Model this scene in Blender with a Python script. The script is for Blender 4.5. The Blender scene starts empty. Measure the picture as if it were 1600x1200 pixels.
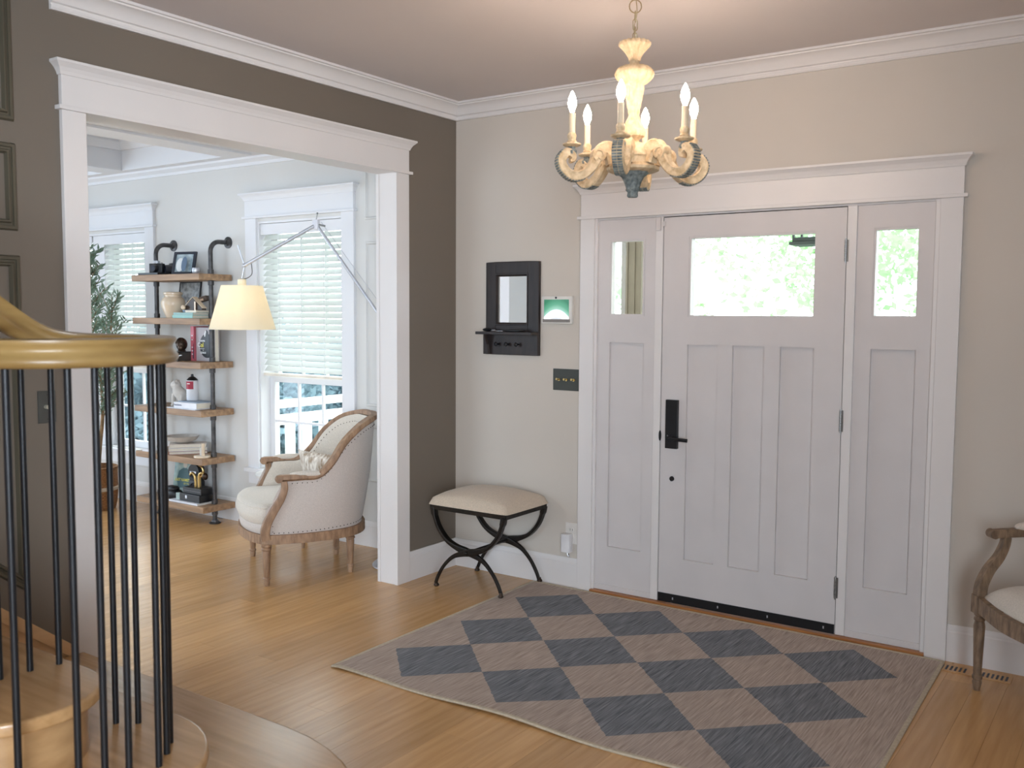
import bpy, bmesh, math, random
from mathutils import Vector, Matrix
R = random.Random(7)
PI = math.pi
S = bpy.context.scene
COL = S.collection

# ---------------------------------------------------------------- camera
cd = bpy.data.cameras.new('camera'); cam = bpy.data.objects.new('camera', cd); COL.objects.link(cam)
cd.sensor_width = 36.0; cd.lens = 36.0 * 1483.3 / 1600.0
yaw, pit, rol = math.radians(34.5914), math.radians(-4.2073), math.radians(0.3362)
fw = Vector((-math.sin(yaw) * math.cos(pit), math.cos(yaw) * math.cos(pit), math.sin(pit)))
rr = Vector((math.cos(yaw), math.sin(yaw), 0)); uu = rr.cross(fw)
r2 = rr * math.cos(rol) + uu * math.sin(rol); u2 = uu * math.cos(rol) - rr * math.sin(rol)
m = Matrix((r2, u2, -fw)).transposed().to_4x4(); m.translation = Vector((3.5275, -4.5163, 1.5297))
cam.matrix_world = m
cd.dof.use_dof = True; cd.dof.focus_distance = 5.2; cd.dof.aperture_fstop = 4.0
cd.clip_start = 0.05; cd.clip_end = 300
S.camera = cam

# ---------------------------------------------------------------- light
S.view_settings.view_transform = 'Standard'; S.view_settings.look = 'None'
S.view_settings.gamma = 1.0; S.view_settings.use_curve_mapping = False
S.view_settings.exposure = -0.10
W = bpy.data.worlds.new('sky'); S.world = W; W.use_nodes = True
bg = W.node_tree.nodes['Background']
bg.inputs['Color'].default_value = (0.90, 0.96, 1.0, 1); bg.inputs['Strength'].default_value = 7.0

def area(name, loc, direction, sx, sy, power, color, portal=False, spread=180):
    l = bpy.data.lights.new(name, 'AREA'); l.shape = 'RECTANGLE'; l.size = sx; l.size_y = sy
    l.energy = power; l.color = color
    l.spread = math.radians(spread)
    if portal: l.cycles.is_portal = True
    o = bpy.data.objects.new(name, l); COL.objects.link(o); o.location = loc
    o.rotation_euler = Vector(direction).to_track_quat('-Z', 'Z').to_euler()
    return o
DAY = (0.66, 0.82, 1.0)
area('fill_light_right', (4.9, -5.9, 1.5), (-0.76, 0.65, -0.04), 2.4, 1.8, 118, (0.78, 0.88, 1.0), False, 90)  # added fill angled at the far corner; no window is built here
area('fill_light_rear', (1.7, -7.3, 2.1), (-0.1, 1, -0.08), 2.4, 1.9, 14, (0.78, 0.86, 1.0))  # weak fill added behind the camera; the rear wall has no window
area('fill_light_study_side', (-5.1, -2.4, 1.5), (1, 0, -0.03), 2.8, 1.8, 118, DAY)  # fill added at the unseen study side wall, which is solid
area('fill_light_study_rear', (-1.25, -4.9, 1.5), (0, 1, -0.03), 1.5, 1.7, 60, DAY)  # fill added out of view at the solid study rear wall
area('daylight_through_study_window', (-1.38, 0.16, 1.27), (0, -1, 0), 0.84, 1.8, 1, DAY, True)
area('daylight_through_study_window_far', (-3.85, 0.16, 1.27), (0, -1, 0), 1.5, 1.8, 1, DAY, True)
area('daylight_through_door_glass', (1.826, 0.10, 1.725), (0, -1, 0), 1.6, 0.42, 1, DAY, True)

# ---------------------------------------------------------------- helpers
def lin(c):
    return tuple((x / 12.92 if x <= 0.04045 else ((x + 0.055) / 1.055) ** 2.4) for x in c)
def rgb(r, g, b): return lin((r / 255, g / 255, b / 255)) + (1,)
MATS = {}
def mat(name, color, rough=0.5, metal=0.0, var=0.06, scale=8.0, bump=0.0, bscale=60.0, stretch=(1, 1, 1), dark=None, emis=0, emcol=None, spec=0.5, rnd=0.0, coords='Object', detail=3.0, sheen=0.0):
    if name in MATS: return MATS[name]
    M = bpy.data.materials.new(name); M.use_nodes = True; MATS[name] = M
    nt = M.node_tree; N = nt.nodes; L = nt.links; b = N['Principled BSDF']
    tc = N.new('ShaderNodeTexCoord'); mp = N.new('ShaderNodeMapping'); mp.inputs['Scale'].default_value = stretch
    L.new(tc.outputs[coords], mp.inputs['Vector'])
    nz = N.new('ShaderNodeTexNoise'); nz.inputs['Scale'].default_value = scale; nz.inputs['Detail'].default_value = detail
    L.new(mp.outputs['Vector'], nz.inputs['Vector'])
    mx = N.new('ShaderNodeMix'); mx.data_type = 'RGBA'
    c = color; d = dark or tuple(max(0, x * (1 - var * 3)) for x in c[:3]) + (1,)
    lt = tuple(min(1, x * (1 + var)) for x in c[:3]) + (1,)
    rm = N.new('ShaderNodeMapRange'); rm.inputs['From Min'].default_value = 0.3; rm.inputs['From Max'].default_value = 0.7
    L.new(nz.outputs['Fac'], rm.inputs['Value']); L.new(rm.outputs['Result'], mx.inputs['Factor'])
    mx.inputs['A'].default_value = d; mx.inputs['B'].default_value = lt
    out = mx.outputs['Result']
    if rnd:
        oi = N.new('ShaderNodeObjectInfo'); hs = N.new('ShaderNodeHueSaturation')
        r1 = N.new('ShaderNodeMapRange'); r1.inputs['To Min'].default_value = 1 - rnd; r1.inputs['To Max'].default_value = 1 + rnd * 0.6
        L.new(oi.outputs['Random'], r1.inputs['Value']); L.new(r1.outputs['Result'], hs.inputs['Value'])
        L.new(out, hs.inputs['Color']); out = hs.outputs['Color']
    L.new(out, b.inputs['Base Color'])
    b.inputs['Roughness'].default_value = rough; b.inputs['Metallic'].default_value = metal
    b.inputs['Specular IOR Level'].default_value = spec
    if sheen: b.inputs['Sheen Weight'].default_value = sheen
    if emis:
        b.inputs['Emission Color'].default_value = emcol or color; b.inputs['Emission Strength'].default_value = emis
    if bump:
        n2 = N.new('ShaderNodeTexNoise'); n2.inputs['Scale'].default_value = bscale; n2.inputs['Detail'].default_value = 4
        L.new(mp.outputs['Vector'], n2.inputs['Vector'])
        bp = N.new('ShaderNodeBump'); bp.inputs['Strength'].default_value = bump; bp.inputs['Distance'].default_value = 0.01
        L.new(n2.outputs['Fac'], bp.inputs['Height']); L.new(bp.outputs['Normal'], b.inputs['Normal'])
    return M

class MB:
    def __init__(s): s.v = []; s.f = []; s.mi = []; s.cur = 0
    def _add(s, vs, fs):
        o = len(s.v); s.v += [tuple(p) for p in vs]
        for f in fs: s.f.append(tuple(i + o for i in f)); s.mi.append(s.cur)
        return s
    def box(s, x0, y0, z0, x1, y1, z1, M=None):
        vs = [Vector((x, y, z)) for z in (z0, z1) for y in (y0, y1) for x in (x0, x1)]
        if M is not None: vs = [M @ p for p in vs]
        return s._add(vs, [(0, 2, 3, 1), (4, 5, 7, 6), (0, 1, 5, 4), (2, 6, 7, 3), (0, 4, 6, 2), (1, 3, 7, 5)])
    def prism(s, poly, axis, a, b):
        n = len(poly)
        def P(u, w, t): return {'x': (t, u, w), 'y': (u, t, w), 'z': (u, w, t)}[axis]
        vs = [P(u, w, a) for u, w in poly] + [P(u, w, b) for u, w in poly]
        fs = [tuple(range(n))[::-1], tuple(range(n, 2 * n))] + [(i, (i + 1) % n, n + (i + 1) % n, n + i) for i in range(n)]
        return s._add(vs, fs)
    def lathe(s, prof, n=24, c=(0, 0, 0), M=None, flute=0.0, fn=0):
        vs = []; fs = []
        for r, z in prof:
            for k in range(n):
                a = 2 * PI * k / n; q = r * (1 + (flute * math.cos(fn * a) if fn else 0))
                p = Vector((q * math.cos(a), q * math.sin(a), z)); 
                if M is not None: p = M @ p
                vs.append(p + Vector(c))
        m = len(prof)
        for i in range(m - 1):
            for k in range(n):
                fs.append((i * n + k, i * n + (k + 1) % n, (i + 1) * n + (k + 1) % n, (i + 1) * n + k))
        fs.append(tuple(range(n))[::-1]); fs.append(tuple((m - 1) * n + k for k in range(n)))
        return s._add(vs, fs)
    def cyl(s, p0, p1, r0, r1=None, n=12):
        p0 = Vector(p0); p1 = Vector(p1); d = p1 - p0
        q = d.to_track_quat('Z', 'Y').to_matrix()
        r1 = r0 if r1 is None else r1
        return s.lathe([(r0, 0), (r1, d.length)], n, p0, q)
    def sweep(s, path, prof, sides=None, up=(0, 0, 1), closed=False, scale=None):
        """prof = list of (side, up) offsets"""
        path = [Vector(p) for p in path]; n = len(path); m = len(prof); vs = []; fs = []
        for i, p in enumerate(path):
            if closed: t = path[(i + 1) % n] - path[i - 1]
            else: t = path[min(i + 1, n - 1)] - path[max(i - 1, 0)]
            t.normalize()
            if sides is not None: sd = Vector(sides[i]); sd = (sd - t * sd.dot(t)).normalized(); w = t.cross(sd)
            else: sd = t.cross(Vector(up)).normalized(); w = sd.cross(t)
            k = scale[i] if scale else 1
            k = k if isinstance(k, tuple) else (k, k)
            for a, b in prof: vs.append(p + sd * a * k[0] + w * b * k[1])
        for i in range(n if closed else n - 1):
            j = (i + 1) % n
            for k in range(m): fs.append((i * m + k, i * m + (k + 1) % m, j * m + (k + 1) % m, j * m + k))
        if not closed: fs.append(tuple(range(m))[::-1]); fs.append(tuple((n - 1) * m + k for k in range(m)))
        return s._add(vs, fs)
    def tube(s, path, r, n=8, closed=False, sides=None, up=(0, 0, 1)):
        rs = r if isinstance(r, (list, tuple)) else [r] * len(path)
        pr = [(math.cos(2 * PI * k / n), math.sin(2 * PI * k / n)) for k in range(n)]
        path = [Vector(p) for p in path]
        if sides is None:   # parallel transport
            t0 = (path[1] - path[0]).normalized(); a = Vector((0, 0, 1)) if abs(t0.z) < 0.9 else Vector((1, 0, 0))
            sd = t0.cross(a).normalized(); sides = []
            for i in range(len(path)):
                t = (path[min(i + 1, len(path) - 1)] - path[max(i - 1, 0)]).normalized()
                sd = (sd - t * sd.dot(t)).normalized(); sides.append(sd.copy())
        return s.sweep(path, pr, sides=sides, closed=closed, scale=rs)
    def ell(s, c, r, n=12, m=8, M=None, e=1.0):
        vs = []; fs = []
        def pw(x): return math.copysign(abs(x) ** e, x)
        for i in range(m + 1):
            ph = -PI / 2 + PI * i / m
            for k in range(n):
                a = 2 * PI * k / n
                p = Vector((r[0] * pw(math.cos(ph)) * pw(math.cos(a)), r[1] * pw(math.cos(ph)) * pw(math.sin(a)), r[2] * pw(math.sin(ph))))
                if M is not None: p = M @ p
                vs.append(p + Vector(c))
        for i in range(m):
            for k in range(n): fs.append((i * n + k, i * n + (k + 1) % n, (i + 1) * n + (k + 1) % n, (i + 1) * n + k))
        return s._add(vs, fs)
    def grid(s, fn, nu, nv, closed_u=False):
        vs = [fn(i / (nu - (0 if closed_u else 1)), j / (nv - 1)) for j in range(nv) for i in range(nu)]; fs = []
        for j in range(nv - 1):
            for i in range(nu if closed_u else nu - 1):
                k = (i + 1) % nu; fs.append((j * nu + i, j * nu + k, (j + 1) * nu + k, (j + 1) * nu + i))
        return s._add(vs, fs)
    def build(s, name, mats, parent=None, loc=(0, 0, 0), rotz=0.0, smooth=False, bevel=0.0, ang=40, seg=2):
        me = bpy.data.meshes.new(name); me.from_pydata([tuple(v) for v in s.v], [], s.f)
        if not isinstance(mats, (list, tuple)): mats = [mats]
        for q in mats: me.materials.append(q)
        bm = bmesh.new(); bm.from_mesh(me)
        for fa, k in zip(bm.faces, s.mi): fa.material_index = k
        bmesh.ops.remove_doubles(bm, verts=bm.verts, dist=1e-6)
        bmesh.ops.recalc_face_normals(bm, faces=bm.faces)
        if bevel:
            es = [e for e in bm.edges if len(e.link_faces) == 2 and e.calc_face_angle(0) > 0.6]
            bmesh.ops.bevel(bm, geom=es, offset=bevel, segments=seg, profile=0.6, affect='EDGES', clamp_overlap=True)
        if smooth:
            for fa in bm.faces: fa.smooth = True
        bm.to_mesh(me); bm.free()
        if smooth:
            try: me.set_sharp_from_angle(angle=math.radians(ang))
            except Exception: pass
        o = bpy.data.objects.new(name, me); COL.objects.link(o)
        o.location = loc; o.rotation_euler = (0, 0, rotz)
        if parent is not None: o.parent = parent
        return o
def tag(o, label=None, cat=None, group=None, kind=None):
    if label: o['label'] = label
    if cat: o['category'] = cat
    if group: o['group'] = group
    if kind: o['kind'] = kind
    return o
def thing(name, label, cat, loc=(0, 0, 0), rotz=0.0, group=None):
    o = bpy.data.objects.new(name, None); COL.objects.link(o); o.empty_display_size = 0.1
    o.location = loc; o.rotation_euler = (0, 0, rotz)
    return tag(o, label, cat, group)
def struct(name, label, cat='room'):
    return tag(thing(name, label, cat), kind='structure')
def cr(pts, n=8, closed=False):
    """catmull-rom"""
    P = [Vector(p) for p in pts]; out = []; k = len(P)
    for i in range(k if closed else k - 1):
        if closed: a, b, c, d = P[i - 1], P[i], P[(i + 1) % k], P[(i + 2) % k]
        else: a, b, c, d = P[max(i - 1, 0)], P[i], P[i + 1], P[min(i + 2, k - 1)]
        for j in range(n):
            t = j / n
            out.append(0.5 * ((2 * b) + (c - a) * t + (2 * a - 5 * b + 4 * c - d) * t * t + (-a + 3 * b - 3 * c + d) * t ** 3))
    if not closed: out.append(P[-1])
    return out
def circ(c, r, n=24, a0=0, a1=2 * PI, closed=True):
    return [(c[0] + r * math.cos(a0 + (a1 - a0) * i / (n if closed else n - 1)), c[1] + r * math.sin(a0 + (a1 - a0) * i / (n if closed else n - 1))) for i in range(n)]
def rrect(w, h, r, n=3):
    out = []
    for cx, cy, a in ((w - r, h - r, 0), (-w + r, h - r, PI / 2), (-w + r, -h + r, PI), (w - r, -h + r, 3 * PI / 2)):
        for i in range(n + 1): out.append((cx + r * math.cos(a + PI / 2 * i / n), cy + r * math.sin(a + PI / 2 * i / n)))
    return out
def text(name, body, size, m, parent, loc, rot, depth=0.0004, sx=1.0, align='LEFT', bold=0.0):
    c = bpy.data.curves.new(name, 'FONT'); c.body = body; c.size = size; c.extrude = depth; c.align_x = align; c.offset = bold; c.resolution_u = 2
    t = bpy.data.objects.new(name + '_tmp', c); COL.objects.link(t)
    bpy.context.view_layer.update()
    me = bpy.data.meshes.new_from_object(t.evaluated_get(bpy.context.evaluated_depsgraph_get()))
    bpy.data.objects.remove(t); me.materials.clear(); me.materials.append(m)
    o = bpy.data.objects.new(name, me); COL.objects.link(o)
    o.location = loc; o.rotation_euler = rot; o.scale = (sx, 1, 1); o.parent = parent
    return o

# ---------------------------------------------------------------- materials
white = mat('white_trim_paint', rgb(226, 221, 217), 0.35, var=0.008, scale=3)
whitedoor = mat('white_door_paint', rgb(213, 207, 204), 0.42, var=0.012, scale=5, bump=0.02, bscale=200)
beige = mat('beige_wall_paint', rgb(206, 197, 185), 0.85, var=0.01, scale=2, bump=0.03, bscale=300)
pale = mat('pale_grey_wall_paint', rgb(215, 213, 209), 0.85, var=0.008, scale=2, bump=0.03, bscale=300)
darkw = mat('dark_umber_wall_paint', rgb(116, 106, 94), 0.55, var=0.012, scale=2, bump=0.03, bscale=300)
ceilm = mat('ceiling_paint', rgb(218, 210, 207), 0.9, var=0.008, scale=2)
def wood(name, color, dark, stretch=(18, 1.2, 18), rough=0.3, rnd=0.0, scale=2.2, bump=0.03, coords='Object'):
    return mat(name, color, rough, dark=dark, var=0.05, scale=scale, stretch=stretch, bump=bump, bscale=14, rnd=rnd, detail=5, coords=coords)
plankm = wood('honey_maple_plank', rgb(208, 163, 110), rgb(194, 147, 94), rough=0.27, rnd=0.13, bump=0.012)
treadm = wood('maple_tread', rgb(192, 152, 106), rgb(170, 130, 86), stretch=(1.2, 14, 14), rough=0.25)
riserm = wood('maple_riser', rgb(184, 146, 102), rgb(162, 124, 82), stretch=(1, 4, 12))
skirtm = wood('light_maple_skirt', rgb(226, 190, 146), rgb(212, 174, 130), stretch=(10, 1, 10))
railm = wood('golden_oak_rail', rgb(152, 124, 76), rgb(124, 96, 54), stretch=(3, 3, 10), rough=0.34)
sillm = wood('oak_threshold', rgb(176, 118, 66), rgb(150, 94, 48), stretch=(1.5, 14, 14), rough=0.4)
blackm = mat('matte_black_metal', rgb(24, 25, 28), 0.42, var=0.1, spec=0.4)
ironm = mat('dark_iron', rgb(46, 42, 38), 0.38, 0.7, var=0.12, scale=30)
chrome = mat('brushed_aluminium', rgb(208, 210, 216), 0.35, 0.65, var=0.02)
steel = mat('zinc_hinge', rgb(150, 150, 148), 0.35, 0.9, var=0.05)
pipem = mat('gunmetal_pipe', rgb(84, 82, 82), 0.42, 0.6, var=0.15, scale=25)
brass = mat('brass', rgb(205, 178, 120), 0.28, 1.0, var=0.04)
linen = mat('oatmeal_linen', rgb(203, 191, 181), 0.9, var=0.05, scale=220, stretch=(1, 1, 1), bump=0.12, bscale=500, sheen=0.2)
linen2 = mat('cream_linen', rgb(216, 206, 192), 0.9, var=0.05, scale=200, bump=0.12, bscale=400, sheen=0.2)
stoolfab = mat('beige_stool_fabric', rgb(206, 188, 166), 0.85, var=0.05, scale=160, bump=0.1, bscale=400, sheen=0.2)
chairwood = mat('weathered_oak_frame', rgb(168, 134, 104), 0.55, dark=rgb(124, 94, 70), scale=14, stretch=(3, 3, 1), bump=0.15, bscale=60, detail=6)
chairwood2 = mat('greyed_oak_frame', rgb(150, 124, 98), 0.6, dark=rgb(98, 78, 60), scale=16, stretch=(3, 3, 1), bump=0.2, bscale=60, detail=6)
cwood = mat('carved_limewashed_wood', rgb(226, 204, 168), 0.6, dark=rgb(192, 164, 124), scale=46, bump=0.35, bscale=110, detail=6)
cwood2 = mat('grey_green_carved_edge', rgb(146, 152, 146), 0.6, dark=rgb(78, 88, 90), scale=60, bump=0.6, bscale=120, detail=6)
shelfw = wood('reclaimed_shelf_board', rgb(176, 142, 108), rgb(128, 100, 76), stretch=(1.5, 14, 14), rough=0.55, bump=0.1)
cream = mat('cream_ceramic', rgb(226, 206, 180), 0.18, var=0.02)
stone = mat('pale_stone', rgb(206, 200, 192), 0.7, var=0.05, scale=20, bump=0.1)
paper = mat('book_pages', rgb(232, 224, 208), 0.85, var=0.05, scale=60, stretch=(1, 1, 20))
def flat(name, c, r=0.5, me=0.0): return mat(name, rgb(*c), r, me, var=0.03, scale=12)
blk = flat('black_cover', (28, 28, 30), 0.45); teal = flat('teal_cover', (150, 196, 186)); pink = flat('rose_cover', (204, 104, 116))
greyc = flat('grey_cover', (184, 176, 178)); whc = flat('white_cover', (228, 228, 232)); salmon = flat('salmon_cover', (200, 150, 130))
crim = flat('crimson_label', (168, 36, 60)); yel = flat('yellow_ink', (228, 214, 84)); wht = flat('white_ink', (238, 238, 236)); slate = flat('slate_ink', (96, 104, 130))
dkbr = mat('dark_bronze', rgb(74, 58, 46), 0.35, 0.7, var=0.2, scale=30)
espresso = mat('espresso_wood', rgb(48, 38, 35), 0.4, dark=rgb(32, 26, 24), scale=6, stretch=(6, 6, 1), bump=0.04)
basket = mat('woven_basket', rgb(168, 120, 74), 0.8, dark=rgb(112, 74, 42), scale=60, stretch=(1, 1, 3), bump=0.5, bscale=80)
bark = mat('bark', rgb(150, 124, 92), 0.9, var=0.12, scale=20, bump=0.3)
def leafmat(name, c0, c1, trans=0.5, scale=3.0):
    M = bpy.data.materials.new(name); M.use_nodes = True; nt = M.node_tree; N = nt.nodes; L = nt.links
    N.remove(N['Principled BSDF']); t = N.new('ShaderNodeBsdfTranslucent'); d = N.new('ShaderNodeBsdfDiffuse')
    tc = N.new('ShaderNodeTexCoord'); nz = N.new('ShaderNodeTexNoise'); nz.inputs['Scale'].default_value = scale; L.new(tc.outputs['Object'], nz.inputs['Vector'])
    mc = N.new('ShaderNodeMix'); mc.data_type = 'RGBA'; mc.inputs['A'].default_value = c0; mc.inputs['B'].default_value = c1
    L.new(nz.outputs['Fac'], mc.inputs['Factor']); L.new(mc.outputs['Result'], t.inputs['Color']); L.new(mc.outputs['Result'], d.inputs['Color'])
    mx = N.new('ShaderNodeMixShader'); mx.inputs[0].default_value = trans
    L.new(d.outputs[0], mx.inputs[1]); L.new(t.outputs[0], mx.inputs[2]); L.new(mx.outputs[0], N['Material Output'].inputs['Surface']); return M
leafm = leafmat('olive_leaf', rgb(108, 134, 124), rgb(176, 192, 168), 0.45, 12)
bluish = leafmat('blue_green_shrub_leaf', rgb(98, 124, 138), rgb(150, 172, 180), 0.4)
treeleaf = leafmat('tree_leaf', rgb(150, 198, 140), rgb(206, 232, 190), 0.5)
ashlap = mat('painted_porch', rgb(236, 238, 240), 0.6, var=0.01)
postm = mat('taupe_porch_post', rgb(120, 108, 92), 0.7, var=0.05)
grass = mat('lawn', rgb(74, 100, 76), 0.95, var=0.2, scale=4)
concrete = mat('porch_deck', rgb(176, 172, 166), 0.9, var=0.05)

def glassmat():
    M = bpy.data.materials.new('window_glass'); M.use_nodes = True; nt = M.node_tree; N = nt.nodes; L = nt.links
    N.remove(N['Principled BSDF']); t = N.new('ShaderNodeBsdfTransparent'); t.inputs['Color'].default_value = (0.96, 0.985, 0.975, 1)
    g = N.new('ShaderNodeBsdfGlossy'); g.inputs['Roughness'].default_value = 0.02
    fr = N.new('ShaderNodeFresnel'); fr.inputs['IOR'].default_value = 1.45; mx = N.new('ShaderNodeMixShader')
    ge = N.new('ShaderNodeNewGeometry'); ml = N.new('ShaderNodeMath'); ml.operation = 'MULTIPLY_ADD'; ml.inputs[1].default_value = -1.0; ml.inputs[2].default_value = 1.0
    L.new(ge.outputs['Backfacing'], ml.inputs[0]); m2 = N.new('ShaderNodeMath'); m2.operation = 'MULTIPLY'; L.new(fr.outputs[0], m2.inputs[0]); L.new(ml.outputs[0], m2.inputs[1])
    L.new(m2.outputs[0], mx.inputs[0]); L.new(t.outputs[0], mx.inputs[1]); L.new(g.outputs[0], mx.inputs[2])
    L.new(mx.outputs[0], N['Material Output'].inputs['Surface']); return M
glass = glassmat()
def mirrormat():
    M = mat('mirror_silver', rgb(235, 238, 240), 0.02, 1.0, var=0.0); return M
mirrorm = mirrormat()
def shademat():
    M = bpy.data.materials.new('parchment_shade'); M.use_nodes = True; nt = M.node_tree; N = nt.nodes; L = nt.links
    N.remove(N['Principled BSDF']); t = N.new('ShaderNodeBsdfTranslucent'); d = N.new('ShaderNodeBsdfDiffuse')
    nz = N.new('ShaderNodeTexNoise'); nz.inputs['Scale'].default_value = 90
    mc = N.new('ShaderNodeMix'); mc.data_type = 'RGBA'; mc.inputs['A'].default_value = (0.93, 0.88, 0.74, 1); mc.inputs['B'].default_value = (0.97, 0.92, 0.80, 1)
    L.new(nz.outputs['Fac'], mc.inputs['Factor']); L.new(mc.outputs['Result'], t.inputs['Color']); L.new(mc.outputs['Result'], d.inputs['Color'])
    mx = N.new('ShaderNodeMixShader'); mx.inputs[0].default_value = 0.5
    L.new(t.outputs[0], mx.inputs[1]); L.new(d.outputs[0], mx.inputs[2]); L.new(mx.outputs[0], N['Material Output'].inputs['Surface']); return M
def blindmat():
    M = bpy.data.materials.new('white_blind_slat'); M.use_nodes = True; nt = M.node_tree; N = nt.nodes; L = nt.links
    N.remove(N['Principled BSDF']); t = N.new('ShaderNodeBsdfTranslucent'); d = N.new('ShaderNodeBsdfDiffuse')
    nz = N.new('ShaderNodeTexNoise'); nz.inputs['Scale'].default_value = 9
    mc = N.new('ShaderNodeMix'); mc.data_type = 'RGBA'; mc.inputs['A'].default_value = (0.80, 0.81, 0.79, 1); mc.inputs['B'].default_value = (0.86, 0.87, 0.85, 1)
    L.new(nz.outputs['Fac'], mc.inputs['Factor']); L.new(mc.outputs['Result'], t.inputs['Color']); L.new(mc.outputs['Result'], d.inputs['Color'])
    mx = N.new('ShaderNodeMixShader'); mx.inputs[0].default_value = 0.55
    L.new(t.outputs[0], mx.inputs[1]); L.new(d.outputs[0], mx.inputs[2]); L.new(mx.outputs[0], N['Material Output'].inputs['Surface']); return M
blindm = blindmat()

# ================================================================ ROOM SHELL
CH = 2.76
def wall(name, label, rects, m):
    o = struct(name, label, 'wall'); b = MB()
    for r in rects: b.box(*r)
    b.build('wall_surface', m, o); return o
# front wall with the door unit opening (x .96..2.69, z 0..2.06)
wall('wall_front', 'beige front wall around the white entry door',
     [(-0.02, 0, 0, 0.96, 0.16, CH), (2.69, 0, 0, 5.35, 0.16, CH), (0.96, 0, 2.06, 2.69, 0.16, CH)], beige)
# window wall of the study
WY = 0.03
W2 = (-1.80, -0.96); W1 = (-4.62, -3.09); WZ = (0.42, 2.17)
wall('wall_study_front', 'pale study wall holding both windows and the pipe shelf',
     [(-5.35, WY, 0, W1[0], WY + 0.17, CH), (W1[1], WY, 0, W2[0], WY + 0.17, CH), (W2[1], WY, 0, -0.02, WY + 0.17, CH),
      (W1[0], WY, WZ[1], W1[1], WY + 0.17, CH), (W1[0], WY, 0, W1[1], WY + 0.17, WZ[0]),
      (W2[0], WY, WZ[1], W2[1], WY + 0.17, CH), (W2[0], WY, 0, W2[1], WY + 0.17, WZ[0])], pale)
# dark dividing wall (x -0.11..0), opening y -2.37..-.55, z< 2.30
OY0, OY1, OZ = -2.367, -0.551, 2.30
o = struct('wall_left', 'dark umber wall left of the foyer, pierced by the cased opening', 'wall')
b = MB()
JT = 0.018
for r in [(-0.055, OY1 + JT, 0, 0, 0, CH), (-0.055, OY0 - JT, OZ + JT, 0, OY1 + JT, CH), (-0.055, -7.5, 0, 0, OY0 - JT, 5.2)]: b.box(*r)
b.build('wall_surface', darkw, o)
b = MB()
for r in [(-0.11, OY1 + JT, 0, -0.0555, WY, CH), (-0.11, OY0 - JT, OZ + JT, -0.0555, OY1 + JT, CH), (-0.11, -5.0, 0, -0.0555, OY0 - JT, CH)]: b.box(*r)
b.build('study_side_surface', pale, o)
wall('wall_study_side', 'pale wall at the far side of the study', [(-5.35, -5.1, 0, -5.2, WY, CH)], pale)
wall('wall_study_rear', 'pale wall at the rear of the study', [(-5.2, -5.1, 0, -0.11, -5.0, CH)], pale)
wall('wall_right', 'beige wall right of the foyer', [(5.2, -7.5, 0, 5.35, 0, CH)], beige)
wall('wall_rear', 'beige wall behind the stairs', [(-0.05, -7.65, 0, 5.35, -7.5, 5.2)], beige)
o = struct('ceiling', 'flat pale foyer ceiling', 'ceiling'); b = MB()
for r in [(-0.02, -2.52, CH, 5.35, 0.02, CH + 0.12), (1.9, -7.5, CH, 5.35, -2.52, CH + 0.12)]: b.box(*r)
b.build('ceiling_surface', ceilm, o)
b = MB(); b.box(-0.1, -7.65, 5.2, 5.35, -2.4, 5.3); b.box(-0.1, -2.52, CH + .12, 5.35, -2.4, 5.2); b.box(1.9, -7.5, CH + .12, 2.0, -2.52, 5.2)
b.build('stairwell_upper_surface', ceilm, o)

# study coffered ceiling
studyw = mat('study_white_paint', rgb(226, 226, 228), 0.6, var=0.006, scale=2)
o = struct('ceiling_study', 'white coffered ceiling of the study', 'ceiling')
MB().box(-5.3, -5.1, 2.84, -0.1, 0.05, 2.95).build('ceiling_surface', studyw, o)
def beam(x0, y0, x1, y1, z0=2.62):
    MB().box(x0, y0, z0, x1, y1, 2.84).build('coffer_beam', studyw, o, bevel=0.003)
for x in ((-5.2, -4.95), (-3.46, -3.20), (-1.90, -1.44), (-0.45, -0.11)): beam(x[0], -5.0, x[1], WY)
for y in ((-0.10, WY), (-1.75, -1.45), (-3.4, -3.1), (-5.0, -4.75)):
    for x in ((-4.95, -3.46), (-3.20, -1.90), (-1.44, -0.45)): beam(x[0], y[0], x[1], y[1])
MB().box(-1.925, -4.9, 2.604, -1.70, -0.1, 2.6199).build('beam_trim', studyw, o, bevel=.002)
cof = [(0, 0), (0.028, 0), (0.045, 0.03), (0.06, 0.055), (0.06, 0.07), (0, 0.07)]
for (x0, x1) in ((-4.95, -3.46), (-3.20, -1.90), (-1.44, -0.45)):
    for (y0, y1) in ((-1.45, -0.10), (-3.1, -1.75)):
        b = MB(); mvs = []
        for px, py, sx, sy in ((x0, y0, 1, 1), (x1, y0, -1, 1), (x1, y1, -1, -1), (x0, y1, 1, -1)):
            mvs.append([(px + sx * u, py + sy * u, 2.77 + w) for u, w in cof])
        vs = [p for r in mvs for p in r]; k = len(cof)
        b._add(vs, [(i * k + j, i * k + (j + 1) % k, ((i + 1) % 4) * k + (j + 1) % k, ((i + 1) % 4) * k + j) for i in range(4) for j in range(k)])
        b.build('coffer_moulding', studyw, o)

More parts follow.
